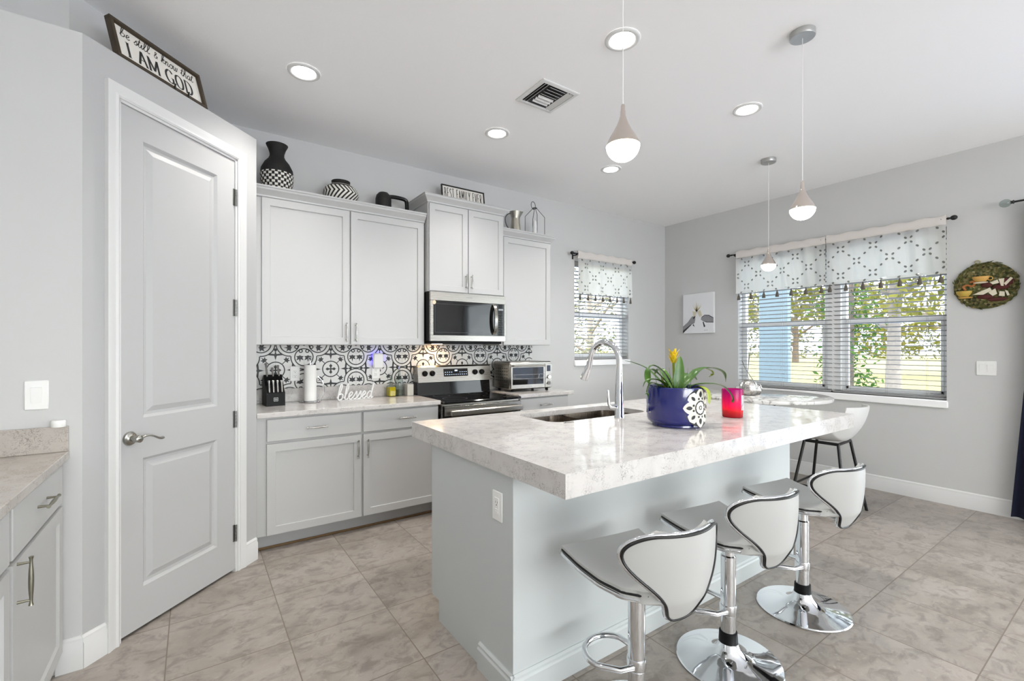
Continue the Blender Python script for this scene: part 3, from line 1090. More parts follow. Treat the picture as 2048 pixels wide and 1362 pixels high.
# back guard: sloping black foot, stainless control panel with rounded top
pr = [(-.10, .90), (-.095, 1.02), (-.115, 1.03), (-.125, 1.04), (-.100, 1.165), (-.088, 1.178), (-.06, 1.184), (-.01, 1.184), (-.01, .90)]
bl_ = MB(); bl_.prism([(-.11, .9165), (-.096, 1.035), (-.012, 1.035), (-.012, .9165)], -HW, HW, 'x')
link('back_guard', bl_, M['blackgloss'], rg, None)
cp = MB(); cp.prism([(-.128, 1.036), (-.104, 1.172), (-.09, 1.186), (-.012, 1.186), (-.012, 1.036)], -HW, HW, 'x')
cpo = link('control_panel', cp, M['steel'], rg, 25)
lean = math.atan2(.024, .136)
def on_panel(x, z):                                  # point on the sloping face of the control panel
    return Vector((x, -.128 + (z - 1.036) * .024 / .136, z))
TL_ = Matrix.Rotation(-lean, 4, 'X')
def knob(x, z):
    mb = MB().lathe([(.026, 0), (.026, .006), (.021, .008), (.019, .026), (.015, .028)], 24)
    mb.box(-.0035, .0035, -.019, .019, .026, .034, .001)
    mb.xf(Matrix.Translation(on_panel(x, z)) @ TL_ @ Matrix.Rotation(PI / 2, 4, 'X'))
    return link('knob', mb, M['blackplastic'], rg)
for kx in (-.316, -.243, .207, .282): knob(kx, 1.115)
mb = MB().box(-.128, .128, -.003, .001, -.036, .036, .002)
mb.xf(Matrix.Translation(on_panel(.0, 1.118)) @ TL_)
dsp = link('display', mb, M['blackgloss'], rg, None)
mb = MB()
M['led'] = mat('lit_display_digits', (200, 220, 255), .5, emit=(190, 215, 255), es=2.0)
for dx in (-.012, -.002, .008):
    dg_ = MB().box(dx, dx + .007, -.0036, -.0029, .012, .024)
    link('digit', dg_.xf(Matrix.Translation(on_panel(.0, 1.118)) @ TL_), M['led'], dsp, None)
for k in range(22):
    xx, zz = -.115 + (k % 11) * .022, (-.02 if k < 11 else .002)
    if abs(xx) < .03 and zz > 0: continue
    mb.box(xx, xx + .008, -.0036, -.0029, zz, zz + .003)
mb.xf(Matrix.Translation(on_panel(.0, 1.118)) @ TL_)
link('key_print', mb, M['led'], dsp, None)
dr_ = link('oven_door', MB().box(-HW + .004, HW - .004, -.64, -.601, .19, .880, .006), M['blackgloss'], rg, None)
link('door_trim', MB().box(-HW + .004, HW - .004, -.6445, -.6405, .80, .876, .001), M['steel'], dr_, None)
hb_ = MB().box(-HW + .04, HW - .01, -.690, -.668, .800, .846, .009)
for sx in (-HW + .07, HW - .05): hb_.box(sx - .012, sx + .012, -.669, -.6448, .81, .836, .003)
link('handle', hb_, M['steel'], dr_, None)
link('storage_drawer', MB().box(-HW + .004, HW - .004, -.64, -.601, .04, .18, .004), M['steel'], rg, None)
mb = MB().lathe([(.016, 0), (.018, .004), (.012, .012), (.016, .02), (.01, .03)], 14)
o = put(link('oven_lock_charm', mb, M['blackplastic'], None), (2.245, YB - .02 - .633, .9165))
tag(o, 'tiny black ornament on the front edge of the glass cooktop', 'ornament')

# ------------------------------------------------------------------ microwave
mw = thing('microwave', 'stainless over-the-range microwave with black glass door', 'microwave', (2.027, YB, 1.408), 0)
MW_, MH = .384, .424
link('body', MB().box(-MW_, MW_, -.395, -.0005, 0, MH, .003), M['blackplastic'], mw, None)
fr = MB()
fx0, fx1 = -MW_, MW_
for a, b, c, d in ((fx0, fx1, 0, .052), (fx0, fx1, MH - .075, MH), (fx0, fx0 + .030, .052, MH - .075), (fx1 - .014, fx1, .052, MH - .075)):
    fr.box(a, b, -.418, -.396, c, d, .002)
link('door_frame', fr, M['steel'], mw, None)
gx = .272
link('door_glass', MB().box(fx0 + .030, gx, -.414, -.397, .052, MH - .075), M['blackgloss'], mw, None)
win = MB()
for a, b, c, d in ((fx0 + .045, gx - .035, .075, .0765), (fx0 + .045, gx - .035, MH - .1025, MH - .101), (fx0 + .045, fx0 + .0465, .075, MH - .101), (gx - .0365, gx - .035, .075, MH - .101)):
    win.box(a, b, -.4145, -.414, c, d)
link('window_border', win, mat('grey_print', (96, 98, 98), .4), mw, None)
cpn = link('control_panel', MB().box(gx + .001, fx1 - .014, -.414, -.397, .052, MH - .075), M['blackgloss'], mw, None)
mb = MB()
for rr_ in range(9):
    for cc_ in range(3): mb.box(gx + .038 + cc_ * .018, gx + .046 + cc_ * .018, -.4146, -.414, .075 + rr_ * .022, .079 + rr_ * .022)
link('clock_window', MB().box(gx + .036, gx + .088, -.4146, -.414, .29, .305), M['hinge'], cpn, None)
link('key_print', mb, mat('dim_key_print', (92, 104, 96), .5), cpn, None)
pts = [(gx - .018 + .004 * math.sin(q * PI), -.418 - .040 * math.sin(q * PI) ** .6, .07 + (MH - .15) * q) for q in [i / 16 for i in range(17)]]
hb_ = MB()
for i in range(16):
    pass
hb_.grid(lambda u, v: (gx - .018 + (u - .5) * .030, -.416 - .044 * math.sin(v * PI) ** .55 - .004, .062 + (MH - .145) * v), 1, 18)
hb_.grid(lambda u, v: (gx - .018 + (u - .5) * .030, -.410 - .040 * math.sin(v * PI) ** .55, .062 + (MH - .145) * v), 1, 18)
n_ = 19 * 2
for i in range(18):
    a = 2 * i
    hb_.f += [(a, a + 2, n_ + a + 2, n_ + a), (a + 1, n_ + a + 1, n_ + a + 3, a + 3)]
hb_.f += [(0, n_, n_ + 1, 1), (36, 37, n_ + 37, n_ + 36)]
link('handle', hb_, M['steel'], mw, 30)
st = MB().lathe([(.017, 0), (.017, .0008)], 24); st.xf(Matrix.Translation((fx0 + .036, -.4185, MH - .092)) @ Matrix.Rotation(PI / 2, 4, 'X'))
link('sticker', st, mat('pale_orange_sticker', (236, 206, 176), .5), mw, None, 'round pale orange sticker')
link('badge', MB().box(-.035, .025, -.4188, -.418, MH - .038, MH - .032), M['hinge'], mw, None)
link('vent_base', MB().box(-MW_ + .02, MW_ - .02, -.38, -.02, -.022, -.0005, .004), M['blackplastic'], mw, None)
lm = link('cooktop_lamp', MB().box(-.22, -.14, -.15, -.09, -.025, -.0222), mat('lit_warm_lamp', (255, 220, 170), .5, emit=(255, 200, 130), es=22), mw, None)
ld = bpy.data.lights.new('cooktop_lamp_light', 'AREA'); ld.shape = 'RECTANGLE'; ld.size, ld.size_y, ld.energy, ld.color = .1, .06, 1.3, (1.0, .70, .40)
lo = bpy.data.objects.new('cooktop_lamp_light', ld); COL.objects.link(lo); lo.location = (1.847, YB - .12, 1.38); lo.rotation_euler = (R(-18), 0, 0)

# ================================================================== LEFT COUNTER
base_cab('white base cabinet with a drawer and a door beside the pantry corner', 0, .665,
         [('drawer', .013, .640, .722, .880, (.335, .808), 'x'), ('door', .013, .640, .112, .708, (.052, .640), 'z')],
         .618, (XL, 1.950, 0), PI / 2, 'white base cabinets along the left wall', 'nickel_d', .15)
base_cab('white base cabinet at the near end of the left counter', 0, .65,
         [('drawer', .013, .637, .722, .880, (.325, .808), 'x'), ('door', .013, .637, .112, .708, (.052, .640), 'z')],
         .618, (XL, 1.298, 0), PI / 2, 'white base cabinets along the left wall', 'nickel_d', .15)
ct = thing('countertop', 'short speckled stone countertop along the left wall', 'countertop', (XL, 1.297, .892), 0)
link('slab', MB().box(.0005, .652, 0, PA[1] - 1.2975, 0, .033, .0025), M['quartz_l'], ct, None)
link('backsplash_strip', MB().box(.0005, .650, PA[1] - 1.3175, PA[1] - 1.2975, .0332, .138, .002), M['quartz_l'], ct, None)
mb = MB().lathe([(.022, 0), (.023, .002), (.023, .024), (.021, .027)], 28)
o = put(link('plastic_cap', mb, M['plastic'], None), (-.458, PA[1] - .0245, 1.0302)); tag(o, 'small round white cap standing on the left stone upstand', 'cap')

# ================================================================== ISLAND
IX0, IX1, IY0, IY1 = 1.0, 3.214, 1.434, 2.16
isl = thing('kitchen_island', 'large pale grey kitchen island base with panelled end', 'island', (IX0, IY0, 0), 0)
pf = [(0, .0005), (.645, .0005), (.645, .1), (IY1 - IY0, .1), (IY1 - IY0, .9175), (0, .9175)]
mb = MB().prism(pf, 0, .575, 'x').prism(pf, 1.405, IX1 - IX0, 'x')
mb.prism([(0, .0005), (.645, .0005), (.645, .1), (IY1 - IY0, .1), (IY1 - IY0, .60), (.11, .60), (.11, .9175), (0, .9175)], .575, 1.405, 'x')
link('body', mb, M['island'], isl, None)
bb = MB()
pr = [(a, b * .78 + .0006) for a, b in BP]
bb.extrude(pr, (-.016, 0, 0), (IX1 - IX0 + .016, 0, 0), (0, -1, 0))
bb.extrude(pr, (0, -.016, 0), (0, .245, 0), (-1, 0, 0))
link('baseboard', bb, M['island'], isl, 30)
for q in range(4):
    x_ = .03 + q * .55
    link('cabinet_door', raised(MB(), x_, x_ + .52, .12, .85, .0, .018, [(x_ + .05, x_ + .47, .17, .80)], SHK).xf(Matrix.Translation((IX1 - IX0, IY1 - IY0 + .0185, 0)) @ Matrix.Rotation(PI, 4, 'Z')), M['cab'], isl, None)

SX0, SX1, SY0, SY1, SR = 1.60, 2.385, 1.905, 2.275, .075     # sink cut-out


def rrect(x0, x1, y0, y1, r, n=8):
    pts = []
    for cx_, cy_, a0 in ((x1 - r, y1 - r, 0), (x0 + r, y1 - r, 90), (x0 + r, y0 + r, 180), (x1 - r, y0 + r, 270)):
        for k in range(n + 1):
            a = R(a0 + 90 * k / n)
            pts.append((cx_ + r * math.cos(a), cy_ + r * math.sin(a)))
    return pts


def slab_with_hole(X0, X1, Y0, Y1, z0, z1, hole):
    cx_, cy_ = sum(p[0] for p in hole) / len(hole), sum(p[1] for p in hole) / len(hole)
    hole = sorted(hole, key=lambda p: math.atan2(p[1] - cy_, p[0] - cx_))
    corners = [(X0, Y0), (X1, Y0), (X1, Y1), (X0, Y1)]
    out = []
    for p in hole:
        d = (p[0] - cx_, p[1] - cy_)
        ts = []
        if d[0] > 1e-9: ts.append((X1 - cx_) / d[0])
        if d[0] < -1e-9: ts.append((X0 - cx_) / d[0])
        if d[1] > 1e-9: ts.append((Y1 - cy_) / d[1])
        if d[1] < -1e-9: ts.append((Y0 - cy_) / d[1])
        k = min(t_ for t_ in ts if t_ > 0)
        out.append((cx_ + d[0] * k, cy_ + d[1] * k))
    for c in corners:                       # snap the nearest outer sample onto each corner
        i = min(range(len(out)), key=lambda q: math.hypot(out[q][0] - c[0], out[q][1] - c[1]))
        out[i] = c
    n = len(hole)
    mb = MB()
    vs = [(*p, z1) for p in hole] + [(*p, z1) for p in out] + [(*p, z0) for p in hole] + [(*p, z0) for p in out]
    fs = []
    for i in range(n):
        j = (i + 1) % n
        fs += [(i, n + i, n + j, j), (2 * n + i, 2 * n + j, 3 * n + j, 3 * n + i), (n + i, 3 * n + i, 3 * n + j, n + j), (i, j, 2 * n + j, 2 * n + i)]
    mb.add(vs, fs)
    return mb


top = slab_with_hole(.985, 3.327, 1.117, 2.386, .918, .948, rrect(SX0, SX1, SY0, SY1, SR))
ap_ = slab_with_hole(.985, 3.327, 1.117, 2.386, .866, .918, rrect(.997, 3.315, 1.129, 2.374, .002))
top.add(ap_.v, ap_.f)
o = link('island_countertop', top, M['quartz'], None, 30)
tag(o, 'thick white speckled stone top of the kitchen island', 'countertop')

snk = thing('sink', 'double-bowl stainless sink set into the island top', 'sink', (SX0, SY0, .9175), 0)
mb = MB()
def bowl(x0, x1, y0, y1, dep):
    loops = [(0.0, 0.0, .07), (.012, -.10, .06), (.02, -dep + .03, .06), (.045, -dep, .05), (.14, -dep - .004, .03)]
    prev = None
    vs, fs, n = [], [], 36
    for ins, z, r in loops:
        r = min(r, (x1 - x0) / 2 - ins - .005, (y1 - y0) / 2 - ins - .005)
        ins2 = min(ins, (x1 - x0) / 2 - .01, (y1 - y0) / 2 - .01)
        vs += [(*p, z) for p in rrect(x0 + ins2, x1 - ins2, y0 + ins2, y1 - ins2, max(r, .004))]
    for L in range(len(loops) - 1):
        for i in range(n):
            j = (i + 1) % n
            fs.append((L * n + i, L * n + j, (L + 1) * n + j, (L + 1) * n + i))
    fs.append(tuple((len(loops) - 1) * n + i for i in range(n)))
    mb.add(vs, fs)
    return vs[:n]
W_, Dp = SX1 - SX0, SY1 - SY0
dv = .335
b1 = bowl(-.004, dv - .012, -.004, Dp + .004, .19)
b2 = bowl(dv + .012, W_ + .004, -.004, Dp + .004, .20)
mb.box(dv - .0125, dv + .0125, -.004, Dp + .004, -.03, -.012, .004)
mb.xf(Matrix.Translation((0, 0, -.001)))
link('bowls', mb, M['sink'], snk, 40)
for cx_ in (dv / 2, dv + (W_ - dv) / 2):
    d_ = MB().lathe([(.042, .0), (.042, .002), (.034, .003), (.03, .0)], 24)
    d_.xf(Matrix.Translation((cx_, Dp / 2, -.198 if cx_ < dv else -.208)))
    link('drain', d_, M['chrome'], snk)

fa = thing('tap', 'tall chrome gooseneck tap with pull-down spray at the sink', 'tap', (2.036, 1.838, .948), R(2))
prof = [(.029, 0), (.029, .006), (.0265, .01), (.0265, .085), (.025, .10), (.0235, .15), (.0222, .20), (.0202, .25)]
link('body', MB().lathe(prof, 28), M['chrome'], fa)
pts = [(0, 0, .25), (0, 0, .31)]
for k in range(15):
    a = R(180 - 12 * k)
    pts.append((0, .115 + .115 * math.cos(a), .325 + .115 * math.sin(a)))
pts.append((0, .245, .272))
link('spout', MB().tube(pts, [.0200] + [.0185] * 2 + [.0175] * (len(pts) - 3), 18), M['chrome'], fa)
hd = MB().tube([(0, .243, .292), (0, .251, .275), (0, .274, .230), (0, .284, .207)], [.0185, .0205, .0245, .0255], 20)
hp = link('spray_head', hd, M['chrome'], fa)
link('spray_face', MB().tube([(0, .2837, .208), (0, .2848, .205)], .0215, 18), M['slot'], hp)
lvr = MB().tube([(-.022, .008, .062), (-.055, .02, .066), (-.064, .023, .08), (-.068, .026, .16)], [.018, .013, .008, .0055], 14)
link('lever', lvr, M['chrome'], fa)

stn = MB()
for k in range(6):
    a = k * .9
    stn.tube([(-.03 + .011 * k + .006 * math.cos(q * PI / 3), .006 * math.sin(q * PI / 3) + .004 * math.sin(a), .002 + .001 * (k % 2)) for q in range(6)], .0012, 6, closed=True)
o = put(link('chain_bracelet', stn, M['nickel'], None), (1.672, 1.868, .9483)); tag(o, 'tiny silver chain lying on the island top before the sink', 'chain')

# outlet on the island end
def outlet(label, loc, rz, gfci=False, mt='plastic'):
    r_ = thing('wall_outlet', label, 'outlet', loc, rz)
    link('cover_plate', MB().box(-.036, .036, -.006, -.0003, -.059, .059, .004), M[mt], r_)
    ins = link('receptacle', MB().box(-.0165, .0165, -.0085, -.0062, -.034, .034, .003), M[mt], r_)
    sl = MB()
    for zz in ((.014,) if gfci else (.017, -.017)):
        sl.box(-.0075, -.0055, -.0088, -.0084, zz - .002, zz + .006).box(.0050, .0068, -.0088, -.0084, zz - .002, zz + .006)
        sl.lathe([(.0028, 0), (.0028, .0004)], 10, Matrix.Translation((0, -.0084, zz - .009)) @ Matrix.Rotation(PI / 2, 4, 'X'))
    link('slots', sl, M['slot'], ins, None)
    if gfci: link('test_button', MB().box(-.009, .009, -.0095, -.0085, -.016, -.010).box(-.009, .009, -.0095, -.0085, -.025, -.019), M['frost'], ins)
    return r_
outlet('white socket on the grey end panel of the island', (IX0, 1.538, .724), -PI / 2, True)
outlet('white double socket on the patterned tiles behind the knife block and paper roll', (.662, 3.9922, 1.146), 0)
outlet('white double socket under the glowing white plug-in on the tiles', (1.312, 3.9922, 1.140), 0)

# ================================================================== BAR STOOLS
def even(loop, n=110, it=3):
    P = [Vector(p) for p in loop]
    L = [0.0]
    for i in range(len(P)): L.append(L[-1] + (P[(i + 1) % len(P)] - P[i]).length)
    out, i = [], 0
    for k in range(n):
        d = L[-1] * k / n
        while L[i + 1] < d: i += 1
        t_ = (d - L[i]) / max(1e-9, L[i + 1] - L[i])
        out.append(P[i].lerp(P[(i + 1) % len(P)], t_))
    for _ in range(it): out = [(out[k - 1] + out[k] * 2 + out[(k + 1) % n]) / 4 for k in range(n)]
    return [tuple(p) for p in out]


def make_stool(label):
    r_ = thing('bar_stool', label, 'bar stool', (0, 0, 0), 0, 'chrome and white bar stools at the island')
    link('base', MB().lathe([(.212, .0005), (.214, .004), (.210, .009), (.17, .016), (.11, .026), (.07, .040), (.048, .062), (.040, .085)], 56), M['chrome'], r_, 35)
    link('collar', MB().lathe([(.038, .0852), (.0385, .09), (.0365, .128), (.034, .13)], 28), M['blackplastic'], r_)
    link('column', MB().lathe([(.0305, .1302), (.0305, .455), (.026, .46), (.026, .524)], 32), M['chrome'], r_)
    NU, NV = 20, 26
    def sw(v):
        ks = [(0, .085), (.08, .125), (.25, .160), (.5, .176), (.8, .184), (1, .188)]
        for (a, x), (b, y) in zip(ks, ks[1:]):
            if a <= v <= b:
                t_ = (v - a) / (b - a); t_ = t_ * t_ * (3 - 2 * t_)
                return x + (y - x) * t_
        return ks[-1][1]
    def sz(v): return .566 + .020 * (2 * v - .9) ** 2 - .004 * max(0, v - .9) * 10 * 0
    def spt(u, v, dz=0.0):
        x = (2 * u - 1) * sw(v)
        bow = .018 * (1 - (2 * u - 1) ** 2)
        y = -.205 + .41 * v + bow * (2 * v - 1)
        return (x, y, sz(v) + .012 * abs(2 * u - 1) ** 2.4 + dz)
    link('seat', MB().slab(lambda u, v: spt(u, v), None, NU, NV, .034), M['grey_vinyl'], r_, 50)
    edge = [spt(u / 16, 0) for u in range(17)] + [spt(1, v / 24) for v in range(1, 25)] + [spt(1 - u / 16, 1) for u in range(1, 17)] + [spt(0, 1 - v / 24) for v in range(1, 24)]
    edge = even(edge, 110, 1)
    link('seat_piping', MB().tube([(p[0] * 1.012, p[1] * 1.01, p[2] - .013) for p in edge], .0045, 8, closed=True), M['black'], r_)
    link('seat_edge', MB().tube([(p[0] * 1.008, p[1] * 1.008, p[2] - .028) for p in edge], .0085, 10, closed=True), M['chrome'], r_)
    link('seat_plate', MB().box(-.07, .07, -.07, .07, .524, .540, .003), M['blackplastic'], r_)
    # backrest: a curved shield, widest near the top
    def bw(h):
        ks = [(0, .030), (.025, .046), (.07, .058), (.15, .068), (.25, .082), (.35, .104), (.45, .134), (.55, .166), (.65, .191), (.73, .203), (.80, .205), (.87, .195), (.93, .175), (.975, .148), (1, .115)]
        for (a, x), (b, y) in zip(ks, ks[1:]):
            if a <= h <= b:
                t_ = (h - a) / (b - a)
                return x + (y - x) * t_
        return ks[-1][1]
    def bpt(u, h):
        a = 2 * u - 1
        x = a * bw(h)
        z = .492 + .290 * h
        y = -.228 - .035 * h - .05 * h * (1 - h) + 2.3 * x * x + .045 * max(0, .25 - h) * 2
        return (x, y, z)
    link('backrest', MB().slab(lambda u, v: bpt(u, v), None, 22, 34, .030), M['white_vinyl'], r_, 50)
    eb = [bpt(u / 8, 0) for u in range(9)] + [bpt(1, v / 40) for v in range(1, 41)] + [bpt(1 - u / 22, 1) for u in range(1, 23)] + [bpt(0, 1 - v / 40) for v in range(1, 40)]
    eb = even(eb)
    link('back_piping', MB().tube([(p[0] * 1.006, p[1] - .0005, p[2]) for p in eb], .0044, 8, closed=True), M['black'], r_)
    link('back_edge', MB().tube([(p[0] * 1.012, p[1] + .0125, p[2] + (.002 if p[2] > .7 else 0)) for p in eb], .0072, 10, closed=True), M['chrome'], r_)
    link('back_bracket', MB().tube([(0, -.06, .531), (0, -.16, .52), (0, -.213, .54)], .012, 10, flat=.5), M['chrome'], r_)
    fr_ = []
    W2_ = .098
    fr_ += [(-.032, .0, .225), (-W2_ * .75, .03, .225)]
    for k in range(13):
        a = R(180 - 15 * k)
        fr_.append((W2_ * math.cos(a), .105 + .09 * math.sin(a), .225))
    fr_ += [(W2_ * .75, .03, .225), (.032, .0, .225)]
    ft = MB().tube(fr_, .0105, 12)
    ft.lathe([(.0335, .205), (.0345, .21), (.0345, .24), (.0335, .245)], 28)
    ft.xf(Matrix.Rotation(R(28), 4, 'Z'))
    link('footrest', ft, M['chrome'], r_)
    return r_


st1 = make_stool('nearest of the three white and chrome bar stools, at the island end with the socket')
put(st1, (1.308, 1.100, 0), R(-9))
dup(st1, (1.905, 1.100, 0), R(-9), 'middle one of the three white and chrome bar stools along the island')
dup(st1, (2.605, 1.100, 0), R(-9), 'furthest of the three white and chrome bar stools, nearest the round table')

# ================================================================== ROUND TABLE, SHELL CHAIR
tb = thing('dining_table', 'round high table with a glossy grey marble top by the window', 'table', (4.29, 2.19, 0), 0)
link('tabletop', MB().lathe([(.565, .889), (.578, .893), (.580, .905), (.578, .917), (.572, .920)], 80), M['marble'], tb, 30)
link('pedestal', MB().lathe([(.045, .03), (.045, .8625)], 24), M['black'], tb)
mb = MB()
for k in range(2):
    a = R(45 + 90 * k)
    mb.tube([(-.40 * math.cos(a), -.40 * math.sin(a), .8775), (.40 * math.cos(a), .40 * math.sin(a), .8775)], .0145, 8)
link('top_frame', mb, M['black'], tb)
link('foot_plate', MB().lathe([(.30, .0005), (.30, .02), (.06, .03)], 48), M['black'], tb)

ch = thing('bar_chair', 'white shell chair on thin black legs at the round table', 'chair', (4.33, 1.66, 0), R(3))
def shell(u, v):
    a = 2 * u - 1
    if v < .45:
        t_ = v / .45
        y = .21 - .36 * t_; z = .615 - .03 * math.sin(t_ * PI * .8) ; wd = .205 + .02 * t_
        lift = .025 + .075 * t_
    else:
        t_ = (v - .45) / .55
        ang = t_ * PI / 2.15
        y = -.15 - .125 * math.sin(ang) - .025 * t_; z = .5975 + .05 * (1 - math.cos(ang)) + .245 * t_ ** 1.25; wd = .225 - .025 * t_ ** 3
        lift = .10 * (1 - t_) ** 1.2
    fw_ = .0 if v < .3 else .085 * min(1, (v - .3) / .3)
    x = a * wd
    return (x, y + fw_ * abs(a) ** 2.2, z + lift * abs(a) ** 2.6)
link('shell', MB().slab(shell, None, 22, 32, .012), M['shell'], ch, 60)
for sx in (-1, 1):
    for sy in (-1, 1):
        link('leg', MB().tube([(sx * .14, sy * .12 - .02, .582), (sx * .245, sy * .205 - .02, .0005)], .0115, 10), M['black'], ch)
fr_ = MB()
q_ = lambda sx, sy, t_: (sx * (.14 + .105 * t_), sy * (.12 + .085 * t_) - .02, .582 - .5815 * t_)
for a, b in (((-1, 1), (1, 1)), ((-1, -1), (1, -1)), ((-1, -1), (-1, 1)), ((1, -1), (1, 1))):
    fr_.tube([q_(*a, .62), q_(*b, .62)], .009, 8)
link('stretcher', fr_, M['black'], ch)
fr_ = MB()
fr_.tube([q_(-1, 1, .0), q_(1, 1, 0), q_(1, -1, 0), q_(-1, -1, 0)], .0125, 8, closed=True)
link('seat_frame', fr_, M['black'], ch)

M['pearl'] = mat('dimpled_silver', (206, 202, 198), .18, 1.0)
t = NT(M['pearl'])
vo = t.n('ShaderNodeTexVoronoi', Vector=t.obj(), Scale=75.0)
t.bump(vo.outputs['Distance'], .5, .004)
def apple(label, loc, r, stem, rz):
    a_ = thing('apple_ornament', label, 'ornament', loc, rz, 'silver fruit ornaments on the round table')
    prof = [(r * .45, 0), (r * .78, .08 * r), (r * 1.0, .65 * r), (r * .98, 1.15 * r), (r * .78, 1.68 * r), (r * .45, 1.88 * r), (r * .12, 1.76 * r)]
    pts = []
    for k in range(len(prof) - 1):
        for q in range(3):
            t_ = q / 3
            pts.append((prof[k][0] + (prof[k + 1][0] - prof[k][0]) * t_, prof[k][1] + (prof[k + 1][1] - prof[k][1]) * t_))
    pts.append(prof[-1])
    link('fruit', MB().lathe(pts, 36), M['pearl'], a_, 60)
    link('stem', MB().tube(stem, [.005, .004, .0035, .005, .004][:len(stem)], 8), M['hinge'], a_)
apple('larger silver apple ornament on the round table, behind the pink candle glass', (4.155, 2.205, .920), .075, [(0, 0, .128), (-.003, .01, .19), (.008, .006, .26), (-.002, -.004, .33), (-.02, -.02, .37)], 0)
apple('smaller silver apple ornament tucked beside the larger one', (4.325, 2.225, .920), .052, [(0, 0, .088), (-.04, .03, .16), (-.09, .06, .25), (-.115, .07, .31)], 0)

# ================================================================== PLANT POT, PLANT, CANDLE
PX, PY, PZt = 2.092, 1.499, .948
M['cobalt'] = mat('cobalt_glaze', (20, 26, 100), .12, coat=.6, noise=.25, nscale=9)
M['cream'] = mat('cream_glaze', (222, 218, 206), .35)
M['soil'] = mat('potting_soil', (52, 42, 34), .95, noise=.4, nscale=80)
pot = thing('plant_pot', 'round cobalt blue plant pot with a cream flower pattern', 'plant pot', (PX, PY, PZt), R(268))
PR, PH = .147, .205
outp = [(.118, .0005), (.121, .004), (.120, .012), (.132, .018), (.143, .028), (PR, .042), (PR + .001, .12), (PR, PH - .012), (PR - .001, PH - .003), (PR - .006, PH), (PR - .012, PH - .004), (PR - .014, PH - .03)]
link('body', MB().lathe(outp, 72, cap1=False), M['cobalt'], pot, 40)
link('soil', MB().lathe([(.004, PH - .030), (PR - .0135, PH - .030)], 40, cap0=True, cap1=False), M['soil'], pot, None)
def on_pot(a, z, o=.0012):                    # arc length a, height z above the motif centre
    th = a / PR
    return ((PR + o) * math.cos(th), (PR + o) * math.sin(th), .106 + max(-.1, min(z, .094)))
def decal(polys, mt, o, nm='flower_pattern'):
    mb = MB()
    for poly in polys: mb.add([on_pot(p[0], p[1], o) for p in poly], [tuple(range(len(poly)))])
    return link(nm, mb, mt, pot, None)
def petal(ang, r0, r1, wd, pointed=True, n=14):
    c0 = (r0 * math.cos(R(ang)), r0 * math.sin(R(ang)))
    pts = []
    for k in range(2 * n):
        q = k / n
        s_ = 1 if q < 1 else -1
        t_ = q if q < 1 else 2 - q
        r_ = r0 + (r1 - r0) * t_
        hw = wd * (math.sin(t_ * PI) ** .7 if pointed else min(1, 1.6 * math.sin(min(1, t_ * 1.02 + .02) * PI) ** .5))
        hw *= (1 - .25 * t_ if pointed else 1)
        a = R(ang)
        pts.append((r_ * math.cos(a) - s_ * hw * math.sin(a), r_ * math.sin(a) + s_ * hw * math.cos(a)))
    c = ((r0 + r1) / 2 * math.cos(R(ang)), (r0 + r1) / 2 * math.sin(R(ang)))
    return [[c, pts[i], pts[(i + 1) % len(pts)]] for i in range(len(pts))]
dark = blob((0, 0), 0, [(.096, a) for a in range(0, 360, 12)])
cream, ink2 = [], []
for q in range(8):
    pt = q % 2 == 0
    cream += petal(45 * q, .030, .100 if pt else .094, .035 if pt else .027, pt)
    ink2 += petal(45 * q, .052, .084 if pt else .080, .011 if pt else .009, True)
    if pt:
        for sg in (-1, 1):
            a = R(45 * q); c_ = (.045 * math.cos(a) - sg * .013 * math.sin(a), .045 * math.sin(a) + sg * .013 * math.cos(a))
            ink2 += blob(c_, 0, [(.006, x_) for x_ in range(0, 360, 45)])
cream += blob((0, 0), 0, [(.030 + .0025 * math.cos(R(12 * a)), a) for a in range(0, 360, 6)])
ink2 += ring((0, 0), .0335, .003) + ring((0, 0), .009, .002, n=20)
decal(cream, M['cream'], .0022)
decal(ink2, M['ink'], .0034, 'dark_pattern')
bk = MB()
for poly in dark: bk.add([on_pot(p[0], p[1], .0012) for p in poly], [tuple(range(len(poly)))])
link('dark_pattern', bk, M['ink'], pot, None)

M['leafblade'] = mat('glossy_leaf', (58, 116, 40), .28)
t = NT(M['leafblade'])
t.set(t.b.inputs['Base Color'], t.mix(t.noise(t.obj(), 14, 3), lin((26, 76, 22)), lin((92, 132, 40))))
M['leafpale'] = mat('yellow_green_leaf', (150, 164, 56), .35, noise=.2, nscale=20)
M['bract'] = mat('yellow_bract', (226, 196, 40), .4, noise=.15, nscale=30)
pln = thing('bromeliad', 'leafy green plant with a yellow flower spike in the blue pot', 'plant', (PX, PY, PZt + PH - .029), R(-YAW))
